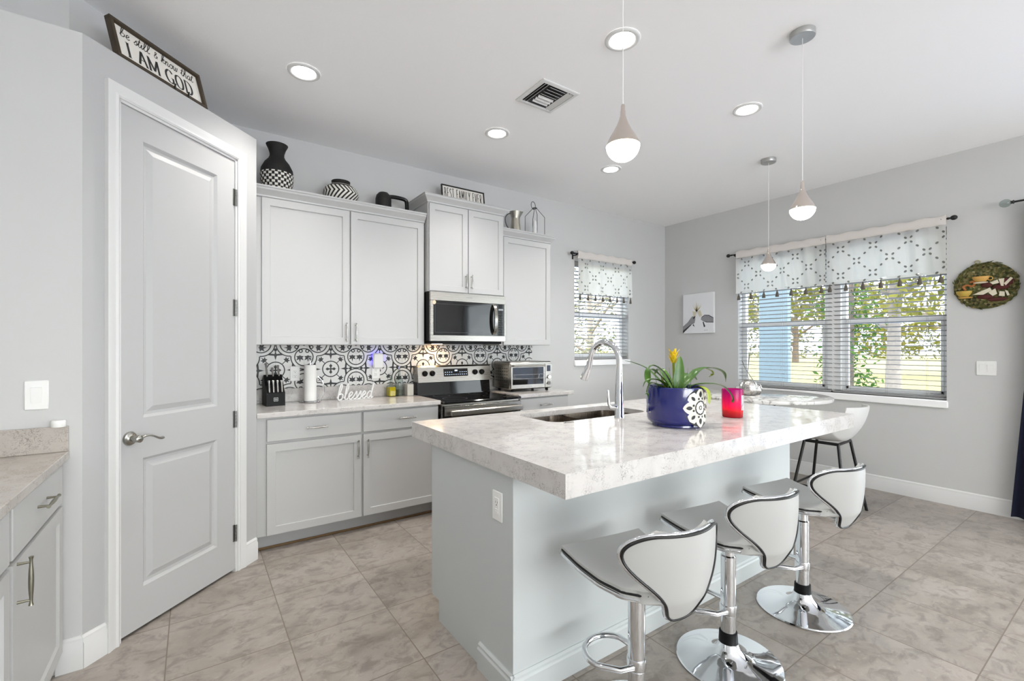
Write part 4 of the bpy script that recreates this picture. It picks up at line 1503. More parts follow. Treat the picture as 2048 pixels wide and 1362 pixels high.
# plant local frame: x to the right as seen from the kitchen, y away
def cr(pts, n=6):
    out = []
    P = [pts[0]] + list(pts) + [pts[-1]]
    for i in range(1, len(P) - 2):
        for q in range(n):
            t_ = q / n
            out.append(tuple(.5 * (2 * P[i][k] + (P[i + 1][k] - P[i - 1][k]) * t_ + (2 * P[i - 1][k] - 5 * P[i][k] + 4 * P[i + 1][k] - P[i + 2][k]) * t_ ** 2 + (-P[i - 1][k] + 3 * P[i][k] - 3 * P[i + 1][k] + P[i + 2][k]) * t_ ** 3) for k in range(len(pts[0]))))
    out.append(tuple(pts[-1]))
    return out
def blade(pts, wd, mt='leafblade', nm='leaf', fold=.25, face=None):
    C = [Vector(p) for p in cr(pts, 7)]
    n = len(C)
    mb = MB()
    vs, fs = [], []
    for i, p in enumerate(C):
        t_ = (C[min(i + 1, n - 1)] - C[max(i - 1, 0)]).normalized()
        s_ = t_.cross(Vector(face) if face else Vector((0, 0, 1)))
        if s_.length < .05: s_ = t_.cross(Vector((0, 1, 0)))
        s_.normalize()
        nn = s_.cross(t_).normalized()
        q = i / (n - 1)
        w_ = wd * 1.6 * min(1, .55 + q * 1.5) * (1 - q ** 3.5) ** .8 + .0006
        for a in (-1, -.5, 0, .5, 1): vs.append(p + s_ * (w_ * a) + nn * (abs(a) * w_ * fold))
    for i in range(n - 1):
        for k in range(4): fs.append((i * 5 + k, i * 5 + k + 1, (i + 1) * 5 + k + 1, (i + 1) * 5 + k))
    m_ = len(vs)
    vs += [v - Vector((0, 0, .0009)) for v in vs]
    fs += [tuple(m_ + x_ for x_ in reversed(f)) for f in fs]
    mb.add(vs, fs)
    return link(nm, mb, M[mt], pln, 60)
blade([(.005, -.02, 0), (.008, -.02, .06), (.014, -.015, .12), (.02, -.008, .187)], .018, face=(0, -1, 0))
blade([(.02, -.02, 0), (.07, -.01, .06), (.13, .02, .11), (.21, .04, .120), (.275, .05, .095), (.288, .05, .045)], .017)
blade([(.03, -.03, .0), (.075, -.05, .035), (.14, -.07, .044), (.21, -.08, .034), (.255, -.085, -.015), (.262, -.085, -.05)], .014)
blade([(-.01, -.02, 0), (-.04, -.01, .06), (-.075, 0, .11), (-.115, .01, .135), (-.14, .01, .12)], .021)
blade([(-.02, -.01, 0), (-.06, .0, .06), (-.10, .01, .10), (-.14, .0, .115), (-.15, -.01, .06), (-.143, -.015, .03)], .014)
blade([(-.02, 0, 0), (-.08, .04, .06), (-.13, .07, .115), (-.19, .09, .145), (-.245, .10, .160)], .013)
blade([(-.03, -.03, 0), (-.08, -.06, .045), (-.13, -.075, .068), (-.175, -.08, .062), (-.195, -.08, .03)], .011)
blade([(-.05, -.05, 0), (-.11, -.08, .035), (-.155, -.09, .05), (-.175, -.09, .01), (-.172, -.09, -.03)], .011)
blade([(.03, .03, 0), (.07, .08, .06), (.12, .12, .085), (.17, .14, .05)], .015)
blade([(.0, .04, 0), (-.02, .09, .07), (-.04, .13, .11), (-.06, .16, .08)], .016)
blade([(.05, -.05, 0), (.085, -.09, .030), (.115, -.125, .012), (.12, -.135, -.05)], .012, 'leafpale')
blade([(.17, .03, .12), (.205, .035, .105), (.21, .035, .085), (.19, .03, .075)], .007, 'leafpale')
blade([(-.05, .0, 0), (-.07, .0, .05), (-.075, .0, .085)], .012, 'leafpale')
for k in range(16):
    a = random.uniform(0, 2 * PI); r0 = random.uniform(.05, .11)
    x_, y_ = r0 * math.cos(a), r0 * math.sin(a)
    h_ = random.uniform(.06, .15)
    link('grass_blade', MB().tube([(x_, y_, -.002), (x_ * 1.1, y_ * 1.1, h_ * .5), (x_ * 1.1 + random.uniform(-.03, .03), y_ * 1.1, h_)], [.0016, .0013, .0005], 5), M['leafblade'], pln)
sp_ = link('flower_stalk', MB().tube([(0, .01, 0), (-.004, .012, .10), (-.006, .014, .16)], [.008, .007, .007], 10), M['leafpale'], pln)
for k in range(18):
    a = k * 2.4
    zz = .145 + .0035 * k
    L = .040 - .0008 * k
    mb = MB()
    u_ = Vector((math.cos(a), math.sin(a), 0))
    c0 = Vector((-.006, .014, zz))
    s_ = Vector((-math.sin(a), math.cos(a), 0))
    ps = []
    for q in range(7):
        t_ = q / 6
        p = c0 + u_ * (.006 + (.024) * t_) + Vector((0, 0, L * t_ * 1.05))
        w_ = .008 * (1 - t_ ** 2) + .0004
        ps.append((p - s_ * w_, p + u_ * .002, p + s_ * w_))
    mb.add([x_ for tr3 in ps for x_ in tr3], [(q * 3 + k2, q * 3 + k2 + 1, q * 3 + k2 + 4, q * 3 + k2 + 3) for q in range(6) for k2 in range(2)])
    link('bract', mb, M['bract'], sp_, 60)

cnd = thing('candle_holder', 'pink to red glass candle holder with silver filigree patch', 'candle holder', (2.600, 1.476, .948), R(-64))
m, t, tr = cloth('pink_ombre_glass', (226, 40, 130), .55)
z_ = t.n('ShaderNodeSeparateXYZ', Vector=t.obj()).outputs[2]
colr = t.ramp(t.m('DIVIDE', z_, .165), [(.0, lin((196, 22, 40))), (.22, lin((236, 52, 60))), (.45, lin((222, 44, 120))), (1.0, lin((190, 16, 140)))])
t.set(t.b.inputs['Base Color'], colr); t.set(tr.inputs[0], colr)
t.b.inputs['Roughness'].default_value = .2
t.b.inputs['Specular IOR Level'].default_value = .5
GR = .058
link('glass_cup', MB().lathe([(.050, .0005), (.055, .004), (GR - .002, .02), (GR, .08), (GR, .160), (GR - .0015, .165), (GR - .004, .160), (GR - .004, .02), (.048, .010)], 48), m, cnd, 40)
link('wax', MB().lathe([(.047, .0105), (.0535, .022), (.0535, .045), (.05, .046)], 32), mat('red_wax', (226, 60, 50), .5), cnd)
link('flame', MB().lathe([(.001, .052), (.007, .060), (.006, .072), (.001, .088)], 12), mat('candle_flame', (255, 200, 120), .5, emit=(255, 190, 110), es=40), cnd)
fg = MB()
for k in range(26):
    th = R(random.uniform(-26, 26)); zz = .05 + .075 * random.random()
    c_ = [((GR + .001) * math.cos(th + .10 * math.cos(q * PI / 5) * .9), (GR + .001) * math.sin(th + .10 * math.cos(q * PI / 5) * .9), zz + .009 * math.sin(q * PI / 5)) for q in range(10)]
    fg.tube(c_, .0014, 5, closed=True)
fg.grid(lambda u, v: ((GR + .0006) * math.cos(R(-32 + 64 * u)), (GR + .0006) * math.sin(R(-32 + 64 * u)), .045 + .086 * v), 16, 8)
link('filigree', fg, mat('silver_filigree', (206, 196, 198), .35, .6), cnd)

# ================================================================== ON THE BACK COUNTER
CZ = .925
kb = thing('knife_block', 'black knife block with silver handled knives beside the pantry', 'knife block', (.492, 3.80, CZ), R(3))
mb = MB().prism([(-.05, 0), (.125, 0), (.125, .19), (.07, .225), (-.02, .115), (-.05, .095)], -.062, .062, 'x')
link('block', mb, M['blackplastic'], kb, 25)
lg = MB()
for a, b, c, d in ((-.014, -.011, .035, .062), (.011, .014, .035, .062), (-.011, -.003, .035, .038), (.003, .011, .035, .038), (-.0015, .0015, .035, .062), (-.011, -.003, .059, .062), (.003, .011, .059, .062), (-.009, .009, .047, .050)):
    lg.box(a, b, -.0506, -.05, c, d)
link('emblem', lg, M['hinge'], kb, None)
def knife(x, y, z, L, r, tilt=-38):
    mb = MB().tube([(0, 0, 0), (0, 0, L * .25), (0, 0, L * .75), (0, 0, L)], [r * .8, r, r * .9, r * 1.25], 10, flat=.75)
    mb.ball((0, 0, L), r * 1.2, 10, 6, (1, .75, .6))
    mb.xf(Matrix.Translation((x, y, z)) @ Matrix.Rotation(R(-tilt), 4, 'X') @ Matrix.Rotation(0, 4, 'Z'))
    return mb
M['knifesteel'] = mat('polished_knife_handle', (214, 212, 208), .22, 1.0)
def kn(label, x, y, z, L, r, tl):
    o = link('knife', knife(0, 0, 0, L, r, tl), M['knifesteel'], None); o.location = kb.matrix_basis @ Vector((x, y, z))
    tag(o, label, 'knife', 'silver handled knives in the black block')
    o.rotation_euler = (0, 0, R(3))
names = ['first small knife from the pantry side', 'second small knife from the pantry side', 'third small knife from the pantry side', 'small knife on the paper roll side']
kb.matrix_basis
bpy.context.view_layer.update()
for k in range(4):
    kn('silver handled steak knife, ' + names[k] + ' in the black block', -.042 + .028 * k, -.043, .100, .085, .0085, 14)
for k, (x, y, z, L, nm) in enumerate(((-.040, .055, .210, .11, 'large silver knife at the pantry side of the block, leaning back'), (.0, .055, .210, .07, 'short silver knife at the middle rear of the block'), (.040, .055, .210, .09, 'large silver knife at the paper roll side of the block'))):
    kn(nm, x, y, z, L, .010, 30)

th_ = thing('paper_towel_holder', 'chrome wire paper towel holder on the back counter', 'paper towel holder', (.752, 3.87, CZ), 0)
mb = MB().tube([(.072 * math.cos(2 * PI * q / 32), .072 * math.sin(2 * PI * q / 32), .006) for q in range(32)], .0045, 8, closed=True)
mb.tube([(-.072, 0, .006), (.072, 0, .006)], .0035, 8)
link('base_ring', mb, M['chrome'], th_)
mb = MB().tube([(0, 0, .008), (0, 0, .325)], .005, 10)
mb.tube([(.013 * math.cos(2 * PI * q / 20), 0, .340 + .013 * math.sin(2 * PI * q / 20)) for q in range(20)], .0028, 8, closed=True)
link('pole', mb, M['chrome'], th_)
link('arm', MB().tube(cr([(.072, 0, .006), (.095, -.01, .05), (.102, -.012, .10), (.088, -.012, .16), (.055, -.01, .20)], 6), .0028, 8), M['chrome'], th_)
mb = MB().lathe([(.019, .0), (.046, .0), (.0465, .003), (.0445, .277), (.044, .28), (.019, .28)], 40, cap0=False, cap1=False)
mb.add([], [])
mb.box(.040, .0425, -.020, .012, -.0, .278, .001)
o = put(link('paper_towel_roll', mb, mat('white_paper', (238, 237, 234), .9), None, 40), (.752, 3.87, CZ + .0115)); tag(o, 'white paper towel roll standing on the chrome wire holder', 'paper towel')

# ---- lettering made of strokes
LET = {
 'b': (.80, [[(.02, .25), (.30, 1.1), (.42, 1.9), (.30, 2.2), (.18, 1.7), (.13, .3), (.30, .0), (.58, .15), (.64, .62), (.42, .85), (.3, .7)], ]),
 'l': (.52, [[(.0, .2), (.3, 1.05), (.42, 1.85), (.32, 2.2), (.18, 1.7), (.14, .35), (.28, 0), (.52, .2)]]),
 'e': (.60, [[(.0, .3), (.3, .5), (.45, .8), (.28, 1.0), (.10, .72), (.12, .22), (.32, 0), (.6, .25)]]),
 's': (.52, [[(.0, .25), (.22, .75), (.32, 1.08), (.36, .85), (.44, .4), (.34, .05), (.12, .03), (.1, .15)], [(.34, .05), (.52, .25)]]),
 'd': (.82, [[(.56, .85), (.32, 1.0), (.08, .6), (.14, .1), (.36, .05), (.56, .5), (.72, 1.6), (.76, 2.2), (.62, 1.5), (.60, .3), (.72, 0), (.86, .2)]]),
 't': (.46, [[(.0, .3), (.2, 1.1), (.26, 1.75), (.17, .9), (.17, .2), (.3, 0), (.46, .25)], [(-.02, 1.15), (.42, 1.25)]]),
 'i': (.34, [[(.0, .3), (.14, .95), (.12, .2), (.22, 0), (.34, .25)], [(.18, 1.35), (.2, 1.42)]]),
 'k': (.66, [[(.0, .2), (.26, 1.1), (.36, 1.85), (.26, 2.2), (.14, 1.7), (.1, .0)], [(.12, .55), (.42, 1.0), (.46, .75), (.2, .55), (.46, .05), (.66, .25)]]),
 'n': (.68, [[(.0, .5), (.08, .95), (.08, .0)], [(.08, .5), (.3, .98), (.44, .75), (.42, .15), (.54, 0), (.68, .25)]]),
 'o': (.60, [[(.36, .98), (.1, .75), (.1, .2), (.34, 0), (.52, .4), (.42, .95), (.34, .85), (.60, .75)]]),
 'w': (.78, [[(.0, .8), (.08, .95), (.08, .2), (.22, 0), (.36, .3), (.38, .9), (.4, .2), (.54, 0), (.68, .4), (.66, .95), (.78, .8)]]),
 'h': (.66, [[(.0, .2), (.28, 1.1), (.38, 1.85), (.28, 2.2), (.15, 1.6), (.1, .0)], [(.1, .45), (.32, .98), (.44, .72), (.42, .15), (.52, 0), (.66, .25)]]),
 'a': (.66, [[(.5, .85), (.28, 1.0), (.06, .6), (.12, .1), (.32, .05), (.5, .6), (.52, .95), (.48, .2), (.56, 0), (.68, .22)]]),
 '&': (.62, [[(.62, .05), (.2, 1.05), (.26, 1.4), (.42, 1.2), (.12, .5), (.2, .05), (.44, .1), (.58, .6)]]),
}
CAP = {
 'I': (.30, [[(.15, 0), (.15, 1)], [(.02, 0), (.28, 0)], [(.02, 1), (.28, 1)]]),
 'A': (.72, [[(.06, 0), (.36, 1)], [(.36, 1), (.66, 0)], [(.16, .36), (.56, .36)], [(0, 0), (.14, 0)], [(.56, 0), (.74, 0)]]),
 'M': (.92, [[(.1, 0), (.1, 1)], [(.1, 1), (.46, .12)], [(.46, .12), (.82, 1)], [(.82, 1), (.82, 0)], [(0, 0), (.2, 0)], [(.72, 0), (.92, 0)], [(0, 1), (.12, 1)], [(.8, 1), (.92, 1)]]),
 'G': (.76, [[(.66, .8), (.5, .98), (.28, .95), (.09, .7), (.07, .35), (.24, .05), (.48, .02), (.64, .16), (.64, .42)], [(.48, .42), (.74, .42)]]),
 'O': (.78, [[(.39, 1), (.16, .88), (.07, .5), (.16, .12), (.39, 0), (.62, .12), (.71, .5), (.62, .88), (.39, 1)]]),
 'D': (.76, [[(.12, 0), (.12, 1)], [(.02, 1), (.4, .99), (.62, .8), (.69, .5), (.62, .2), (.4, .01), (.02, 0)]]),
}
SAN = {
 'B': (.5, [[(.1, 0), (.1, 1)], [(.1, 1), (.34, .95), (.38, .75), (.3, .55), (.1, .52)], [(.1, .52), (.36, .46), (.42, .24), (.32, .03), (.1, 0)]]),
 'E': (.46, [[(.1, 0), (.1, 1)], [(.1, 1), (.4, 1)], [(.1, .55), (.34, .55)], [(.1, 0), (.4, 0)]]),
 'S': (.46, [[(.38, .86), (.3, .99), (.14, .95), (.08, .75), (.2, .55), (.36, .4), (.38, .18), (.26, .01), (.1, .04), (.06, .16)]]),
 'T': (.46, [[(.03, 1), (.43, 1)], [(.23, 1), (.23, 0)]]),
 'F': (.44, [[(.1, 0), (.1, 1)], [(.1, 1), (.4, 1)], [(.1, .55), (.33, .55)]]),
 'A': (.5, [[(.04, 0), (.25, 1)], [(.25, 1), (.46, 0)], [(.12, .35), (.38, .35)]]),
 'M': (.62, [[(.08, 0), (.1, 1)], [(.1, 1), (.31, .3)], [(.31, .3), (.52, 1)], [(.52, 1), (.54, 0)]]),
 'I': (.2, [[(.1, 0), (.1, 1)]]),
 'L': (.42, [[(.1, 1), (.1, 0)], [(.1, 0), (.38, 0)]]),
 'Y': (.48, [[(.04, 1), (.24, .5)], [(.44, 1), (.24, .5)], [(.24, .5), (.24, 0)]]),
 'V': (.48, [[(.04, 1), (.24, 0)], [(.24, 0), (.44, 1)]]),
 'R': (.5, [[(.1, 0), (.1, 1)], [(.1, 1), (.36, .95), (.4, .74), (.32, .54), (.1, .5)], [(.22, .5), (.44, 0)]]),
}


def write(txt, font, h, gap=.06, space=.42, slant=0.0, smooth=True, sx=1.0):
    """strokes in metres, baseline at z=0, starting at x=0; returns (strokes, width)"""
    x, out = 0.0, []
    for c in txt:
        if c == ' ':
            x += space * h * sx; continue
        adv, st = font[c]
        for s_ in st:
            P = [(x + (p[0] * sx + slant * p[1]) * h, p[1] * h) for p in s_]
            out.append(cr(P, 5) if smooth and len(P) > 2 else P)
        x += (adv * sx + gap) * h
    return out, x - gap * h


def flat_strokes(mb, strokes, wd, y, ox=0, oz=0, th=.0006, mod=None):
    for s_ in strokes:
        n = len(s_)
        L, Rr = [], []
        for i, p in enumerate(s_):
            a, b = s_[max(i - 1, 0)], s_[min(i + 1, n - 1)]
            dx, dz = b[0] - a[0], b[1] - a[1]
            l_ = math.hypot(dx, dz) or 1
            k = wd / 2 * (mod(dx / l_, dz / l_) if mod else 1)
            L.append((p[0] - dz / l_ * k, p[1] + dx / l_ * k)); Rr.append((p[0] + dz / l_ * k, p[1] - dx / l_ * k))
        vs = [(ox + p[0], y, oz + p[1]) for p in L] + [(ox + p[0], y, oz + p[1]) for p in Rr]
        mb.add(vs, [(i, i + 1, n + i + 1, n + i) for i in range(n - 1)])
    return mb


strk, wid = write('blessed', LET, .058, gap=.0, slant=.12)
sc_ = .300 / wid
mb = MB()
for s_ in strk:
    mb.tube([(p[0] * sc_, 0, p[1] * 1.0 + .0075) for p in s_], .0066, 8, flat=1.0)
mb.box(.02, .29, -.006, .006, .0003, .006, .002)
o = put(link('word_sign', mb, M['trim'], None, 50), (.936, 3.805, CZ), R(7)); tag(o, 'white cut-out script word sign reading blessed on the back counter', 'word sign')

pg = thing('plug_in_night_light', 'white plug-in unit casting a violet glow on the tiles', 'night light', (1.322, 3.9922, 1.2375), 0)
link('housing', MB().box(-.046, .046, -.050, -.012, -.068, .068, .012), M['plastic'], pg)
link('plug', MB().box(-.018, .018, -.0118, -.0002, -.075, -.045, .002), M['plastic'], pg)
link('glow_strip', MB().box(-.040, .040, -.0116, -.006, -.02, .060), mat('violet_light', (90, 60, 255), .5, emit=(70, 50, 255), es=7), pg, None)

def bottle_parts(root, fill_c, fill_h):
    pass
ol = thing('oil_bottle', 'square glass bottle of yellow oil beside the clear bottle', 'bottle', (1.418, 3.90, CZ), R(8))
link('glass_body', MB().box(-.033, .033, -.033, .033, .0005, .10, .008).lathe([(.020, .10), (.013, .115), (.0115, .185), (.014, .19)], 20), M['glass'], ol)
link('oil', MB().box(-.0305, .0305, -.0305, .0305, .003, .084, .006), mat('yellow_oil', (226, 196, 24), .12, emit=(226, 196, 24), es=.0), ol)
link('spout', MB().tube([(0, 0, .19), (0, 0, .20), (.012, 0, .222)], [.008, .005, .003], 10), M['chrome'], ol)
bt = thing('glass_bottle', 'clear round glass bottle with a metal pourer on the back counter', 'bottle', (1.498, 3.92, CZ), 0)
link('glass_body', MB().lathe([(.034, .0005), (.036, .006), (.036, .13), (.03, .155), (.013, .18), (.0115, .235), (.014, .24)], 28), M['glass'], bt)
link('liquid', MB().lathe([(.0335, .003), (.0335, .055), (.033, .056)], 28), glass('pale_liquid', (226, 228, 214)), bt)
link('spout', MB().tube([(0, 0, .24), (0, 0, .25), (.014, 0, .275)], [.009, .005, .003], 10), M['chrome'], bt)
mb = MB().box(-.031, .031, -.031, .031, .0005, .104, .005)
for k in range(7): mb.box(-.027 + .009 * k - .001, -.027 + .009 * k + .001, -.0325, -.0312, .006, .098)
o = put(link('utensil_box', mb, mat('pale_ribbed_ceramic', (206, 202, 192), .5), None), (1.583, 3.90, CZ), R(4)); tag(o, 'small pale ribbed ceramic box next to the cooker', 'box')

tv = thing('toaster_oven', 'stainless toaster oven with a glass door on the short counter', 'toaster oven', (2.722, 3.585, CZ), R(-4))
TW, TD, TH = .245, .33, .290
for fx_, fy_ in ((-.2, .03), (.2, .03), (-.2, .29), (.2, .29)):
    link('foot', MB().lathe([(.014, .0005), (.016, .02)], 14, None, True, True, fx_, fy_), M['blackplastic'], tv)
link('body', MB().box(-TW, TW, .012, TD, .0205, TH, .010), M['steel'], tv)
sl_ = MB()
for r0 in range(5):
    for q in range(6): sl_.box(-TW - .0006, -TW + .0002, .05 + q * .042, .078 + q * .042, .10 + r0 * .03, .106 + r0 * .03)
link('vent_slots', sl_, M['slot'], tv, None)
td = link('oven_door', MB().box(-TW + .006, .155, -.006, .0115, .03, TH - .024, .003), M['steel'], tv)
link('door_glass', MB().box(-TW + .024, .137, -.0075, -.0062, .068, TH - .055, .001), M['blackgloss'], td)
rk = MB()
for q in (.125, .165): rk.cyl((-TW + .03, -.0079, q), (.13, -.0079, q), .0016, n=6)
for q in range(2): rk.cyl((-TW + .05 + q * .27, -.0079, .125), (-TW + .04 + q * .29, -.0079, .165), .0016, n=6)
link('rack', rk, M['chrome'], td)
hb_ = MB().cyl((-TW + .02, -.035, TH - .040), (.14, -.035, TH - .040), .009, n=14)
for q in (-TW + .035, .125): hb_.cyl((q, -.006, TH - .040), (q, -.035, TH - .040), .006, n=10)
link('handle', hb_, M['steel'], td)
link('badge', MB().box(-.06, .0, -.0068, -.006, .045, .051), M['hinge'], td, None)
pn = link('control_panel', MB().box(.158, TW - .004, -.004, .0115, .03, TH - .024, .003), M['steel'], tv)
link('display', MB().box(.178, .222, -.0055, -.0042, .190, .250, .001), M['blackgloss'], pn)
for zz in (.075, .135):
    mb = MB().lathe([(.019, 0), (.019, .014), (.016, .018)], 20)
    mb.xf(Matrix.Translation((.2, -.0042, zz)) @ Matrix.Rotation(PI / 2, 4, 'X'))
    link('knob', mb, M['chrome'], pn)

# ================================================================== CEILING
def can_light(label, x, y):
    r_ = thing('recessed_light', label, 'ceiling light', (x, y, CE), 0, 'round recessed ceiling lights')
    link('trim_ring', MB().lathe([(.066, -.0005), (.066, -.004), (.072, -.009), (.088, -.009), (.094, -.005), (.095, -.0005)], 48, cap0=False, cap1=False), M['trim'], r_, 50)
    link('lens', MB().lathe([(.001, -.0035), (.068, -.0035), (.068, -.0008), (.001, -.0008)], 40), M['lens'], r_)
    return r_
def can_lamp(x, y, p=46):
    d = bpy.data.lights.new('recessed_lamp', 'SPOT')
    d.energy, d.spot_size, d.spot_blend, d.shadow_soft_size, d.color = p, R(118), .9, .06, (1.0, .965, .91)
    o = bpy.data.objects.new('recessed_lamp', d); COL.objects.link(o); o.location = (x, y, CE - .012)
for x_, y_ in ((.546, 2.992), (1.934, 2.992), (1.901, 1.695), (3.175, 1.695), (3.2, 2.992), (-.30, 1.15), (1.1, -1.7), (.4, -2.8), (3.1, -3.2), (1.9, -4.8)): can_lamp(x_, y_, 24 if x_ < 0 else 46)  # spots left of and behind the camera are added, out of view
first = can_light('round recessed ceiling light over the floor by the pantry door', .546, 2.992)
for lb, x, y in (('round recessed ceiling light in front of the microwave cabinet', 1.934, 2.992), ('round recessed ceiling light by the first drop pendant over the island end', 1.901, 1.695),
                 ('round recessed ceiling light between the two cluster-free pendants over the island', 3.175, 1.695), ('round recessed ceiling light nearest the small window', 3.200, 2.992)):
    dup(first, (x, y, CE), 0, lb.replace('two cluster-free pendants over the island', 'second island pendant and the table pendant'))
for k, (x, y) in enumerate(((-.30, 1.15), (1.1, -1.7), (.4, -2.8), (3.1, -3.2), (1.9, -4.8))):  # out-of-view fittings added to brighten the room
    dup(first, (x, y, CE), 0, 'unseen ceiling light added to brighten the kitchen, ' + ['above the left counter', 'by the patio door', 'in the left middle', 'in the right middle', 'at the rear windows'][k])

def pendant(label, x, y, zb):
    r_ = thing('pendant_light', label, 'pendant light', (x, y, CE), 0, 'drop pendants with chrome cones')
    link('canopy', MB().lathe([(.060, -.0005), (.060, -.028), (.058, -.031), (.001, -.031)], 48, cap1=False), M['canopy'], r_)
    h = CE - zb
    link('cord', MB().cyl((0, 0, -.0305), (0, 0, -h + .2), .0016, n=6), M['frost'], r_)
    prof = [(.0055, .205), (.0075, .200), (.0075, .185), (.009, .180), (.0095, .165), (.014, .150), (.022, .130), (.034, .107), (.047, .086), (.057, .066), (.060, .055)]
    link('shade', MB().lathe([(r, -h + z) for r, z in prof], 44), M['pendant'], r_, 50)
    prof = [(.001, .0)] + [(.0595 * math.sin(R(a)), .0565 - .0565 * math.cos(R(a))) for a in range(8, 91, 7)] + [(.0595, .0555), (.0, .0556)]
    link('globe', MB().lathe([(max(r, .0008), -h + z) for r, z in prof], 40), M['globe'], r_, 50)
    return r_
p0 = pendant('first chrome drop pendant hanging over the near end of the island', 1.274, 1.133, 2.030)
dup(p0, (2.640, 1.115, CE), 0, 'second chrome drop pendant hanging over the far end of the island')
dup(p0, (4.185, 2.043, CE), 0, 'chrome drop pendant hanging above the round table')

av = thing('ceiling_vent', 'square white air vent with angled louvres in the ceiling', 'air vent', (1.925, 2.365, CE), 0)
mb = MB()
VH = .152
pr = [(0, -.0005), (0, -.006), (.006, -.009), (.026, -.011), (.030, -.0005)]
for a in range(4):
    m4 = Matrix.Rotation(a * PI / 2, 4, 'Z')
    q = MB()
    n = len(pr)
    vs = [(-VH + d_, -VH + d_, z) for d_, z in pr] + [(VH - d_, -VH + d_, z) for d_, z in pr]
    q.add(vs, [(i, (i + 1) % n, n + (i + 1) % n, n + i) for i in range(n)])
    mb.add([m4 @ Vector(v) for v in q.v], q.f)
link('frame', mb, M['trim'], av, None)
link('duct', MB().box(-VH + .03, VH - .03, -VH + .03, VH - .03, -.0015, -.0005), M['slot'], av, None)
def louvre(x0, x1, y0, y1, ax, tl):
    mb = MB()
    cx_, cy_ = (x0 + x1) / 2, (y0 + y1) / 2
    if ax == 'x': mb.box(-(x1 - x0) / 2, (x1 - x0) / 2, -.0085, .0085, -.0007, .0007).xf(Matrix.Translation((cx_, cy_, -.0085)) @ Matrix.Rotation(R(tl), 4, 'X'))
    else: mb.box(-.0085, .0085, -(y1 - y0) / 2, (y1 - y0) / 2, -.0007, .0007).xf(Matrix.Translation((cx_, cy_, -.0085)) @ Matrix.Rotation(R(tl), 4, 'Y'))
    link('slat', mb, M['trim'], av, None)
for k in range(7):
    yy = -.105 + k * .030
    louvre(-.062, .062, yy - .01, yy + .01, 'x', 40 if k < 4 else -40)
for xx, tl in ((-.109, -40), (-.086, -40), (.086, 40), (.109, 40)): louvre(xx - .01, xx + .01, -.118, .118, 'y', tl)

# ================================================================== SIGNS
M['dkwood'] = mat('dark_brown_wood', (62, 52, 38), .55, noise=.3, nscale=30)
M['signwhite'] = mat('sign_white', (226, 222, 214), .7, noise=.03)
M['signblack'] = mat('sign_black_ink', (44, 44, 44), .7)
c0 = dg(.149, -.004)
SL, SH, ST = .490, .205, .03
sg = thing('framed_sign', 'dark wood framed sign with I AM GOD lettering, leaning above the pantry door', 'sign', (c0[0], c0[1], PZ + .0015), rot=(0, 0, R(45)))
Tl = Matrix.Rotation(R(-16), 4, 'X')           # leaning back
fb = MB()
fw_ = .017
fb.box(0, SL, 0, ST, 0, fw_, .001).box(0, SL, 0, ST, SH - fw_, SH, .001).box(0, fw_, 0, ST, fw_, SH - fw_, .001).box(SL - fw_, SL, 0, ST, fw_, SH - fw_, .001)
fb.xf(Tl); link('frame', fb, M['dkwood'], sg, None)
link('board', MB().box(fw_, SL - fw_, .016, .022, fw_, SH - fw_).xf(Tl), M['signwhite'], sg, None)
tx = MB()
mod = lambda dx, dz: .45 + .9 * abs(dz)
for txt, font, h, y0_, w0, x0_ in (('be still & know that', LET, .026, .138, .40, .045), ('I AM GOD', CAP, .074, .042, .36, .065)):
    if font is LET: stk, wd = write(txt, font, h, gap=0, space=.55, slant=.2)
    else: stk, wd = write(txt, font, h, gap=.10, space=.42)
    k = w0 / wd
    stk = [[(p[0] * k, p[1]) for p in s_] for s_ in stk]
    flat_strokes(tx, stk, .0048 if font is LET else .0085, .0152, x0_, y0_, mod=(lambda a, b: .8) if font is LET else mod)
link('lettering', tx.xf(Tl), M['signblack'], sg, None)
for xx in (.285, .365):
    cb = MB().box(xx - .003, xx + .003, -.004, .004, .0, .022, .001).ball((xx, -.001, .024), .005, 8, 6)
    link('clip', cb, M['black'], sg)

fs_ = thing('framed_sign', 'black framed white sign reading BEST FAMILY EVER on top of the microwave cabinet', 'sign', (1.862, 3.79, 2.6625), 0)
SL, SH = .455, .195
Tl = Matrix.Rotation(R(-8), 4, 'X')
fb = MB(); fw_ = .009
fb.box(0, SL, 0, .02, 0, fw_).box(0, SL, 0, .02, SH - fw_, SH).box(0, fw_, 0, .02, fw_, SH - fw_).box(SL - fw_, SL, 0, .02, fw_, SH - fw_)
link('frame', fb.xf(Tl), M['black'], fs_, None)
link('board', MB().box(fw_, SL - fw_, .01, .014, fw_, SH - fw_).xf(Tl), M['signwhite'], fs_, None)
stk, wd = write('BEST FAMILY EVER', SAN, .095, gap=.10, space=.40, smooth=False, sx=.62)
k = .400 / wd
tx = flat_strokes(MB(), [[(p[0] * k, p[1]) for p in s_] for s_ in stk], .0062, .0092, .028, .074)
link('lettering', tx.xf(Tl), M['signblack'], fs_, None)

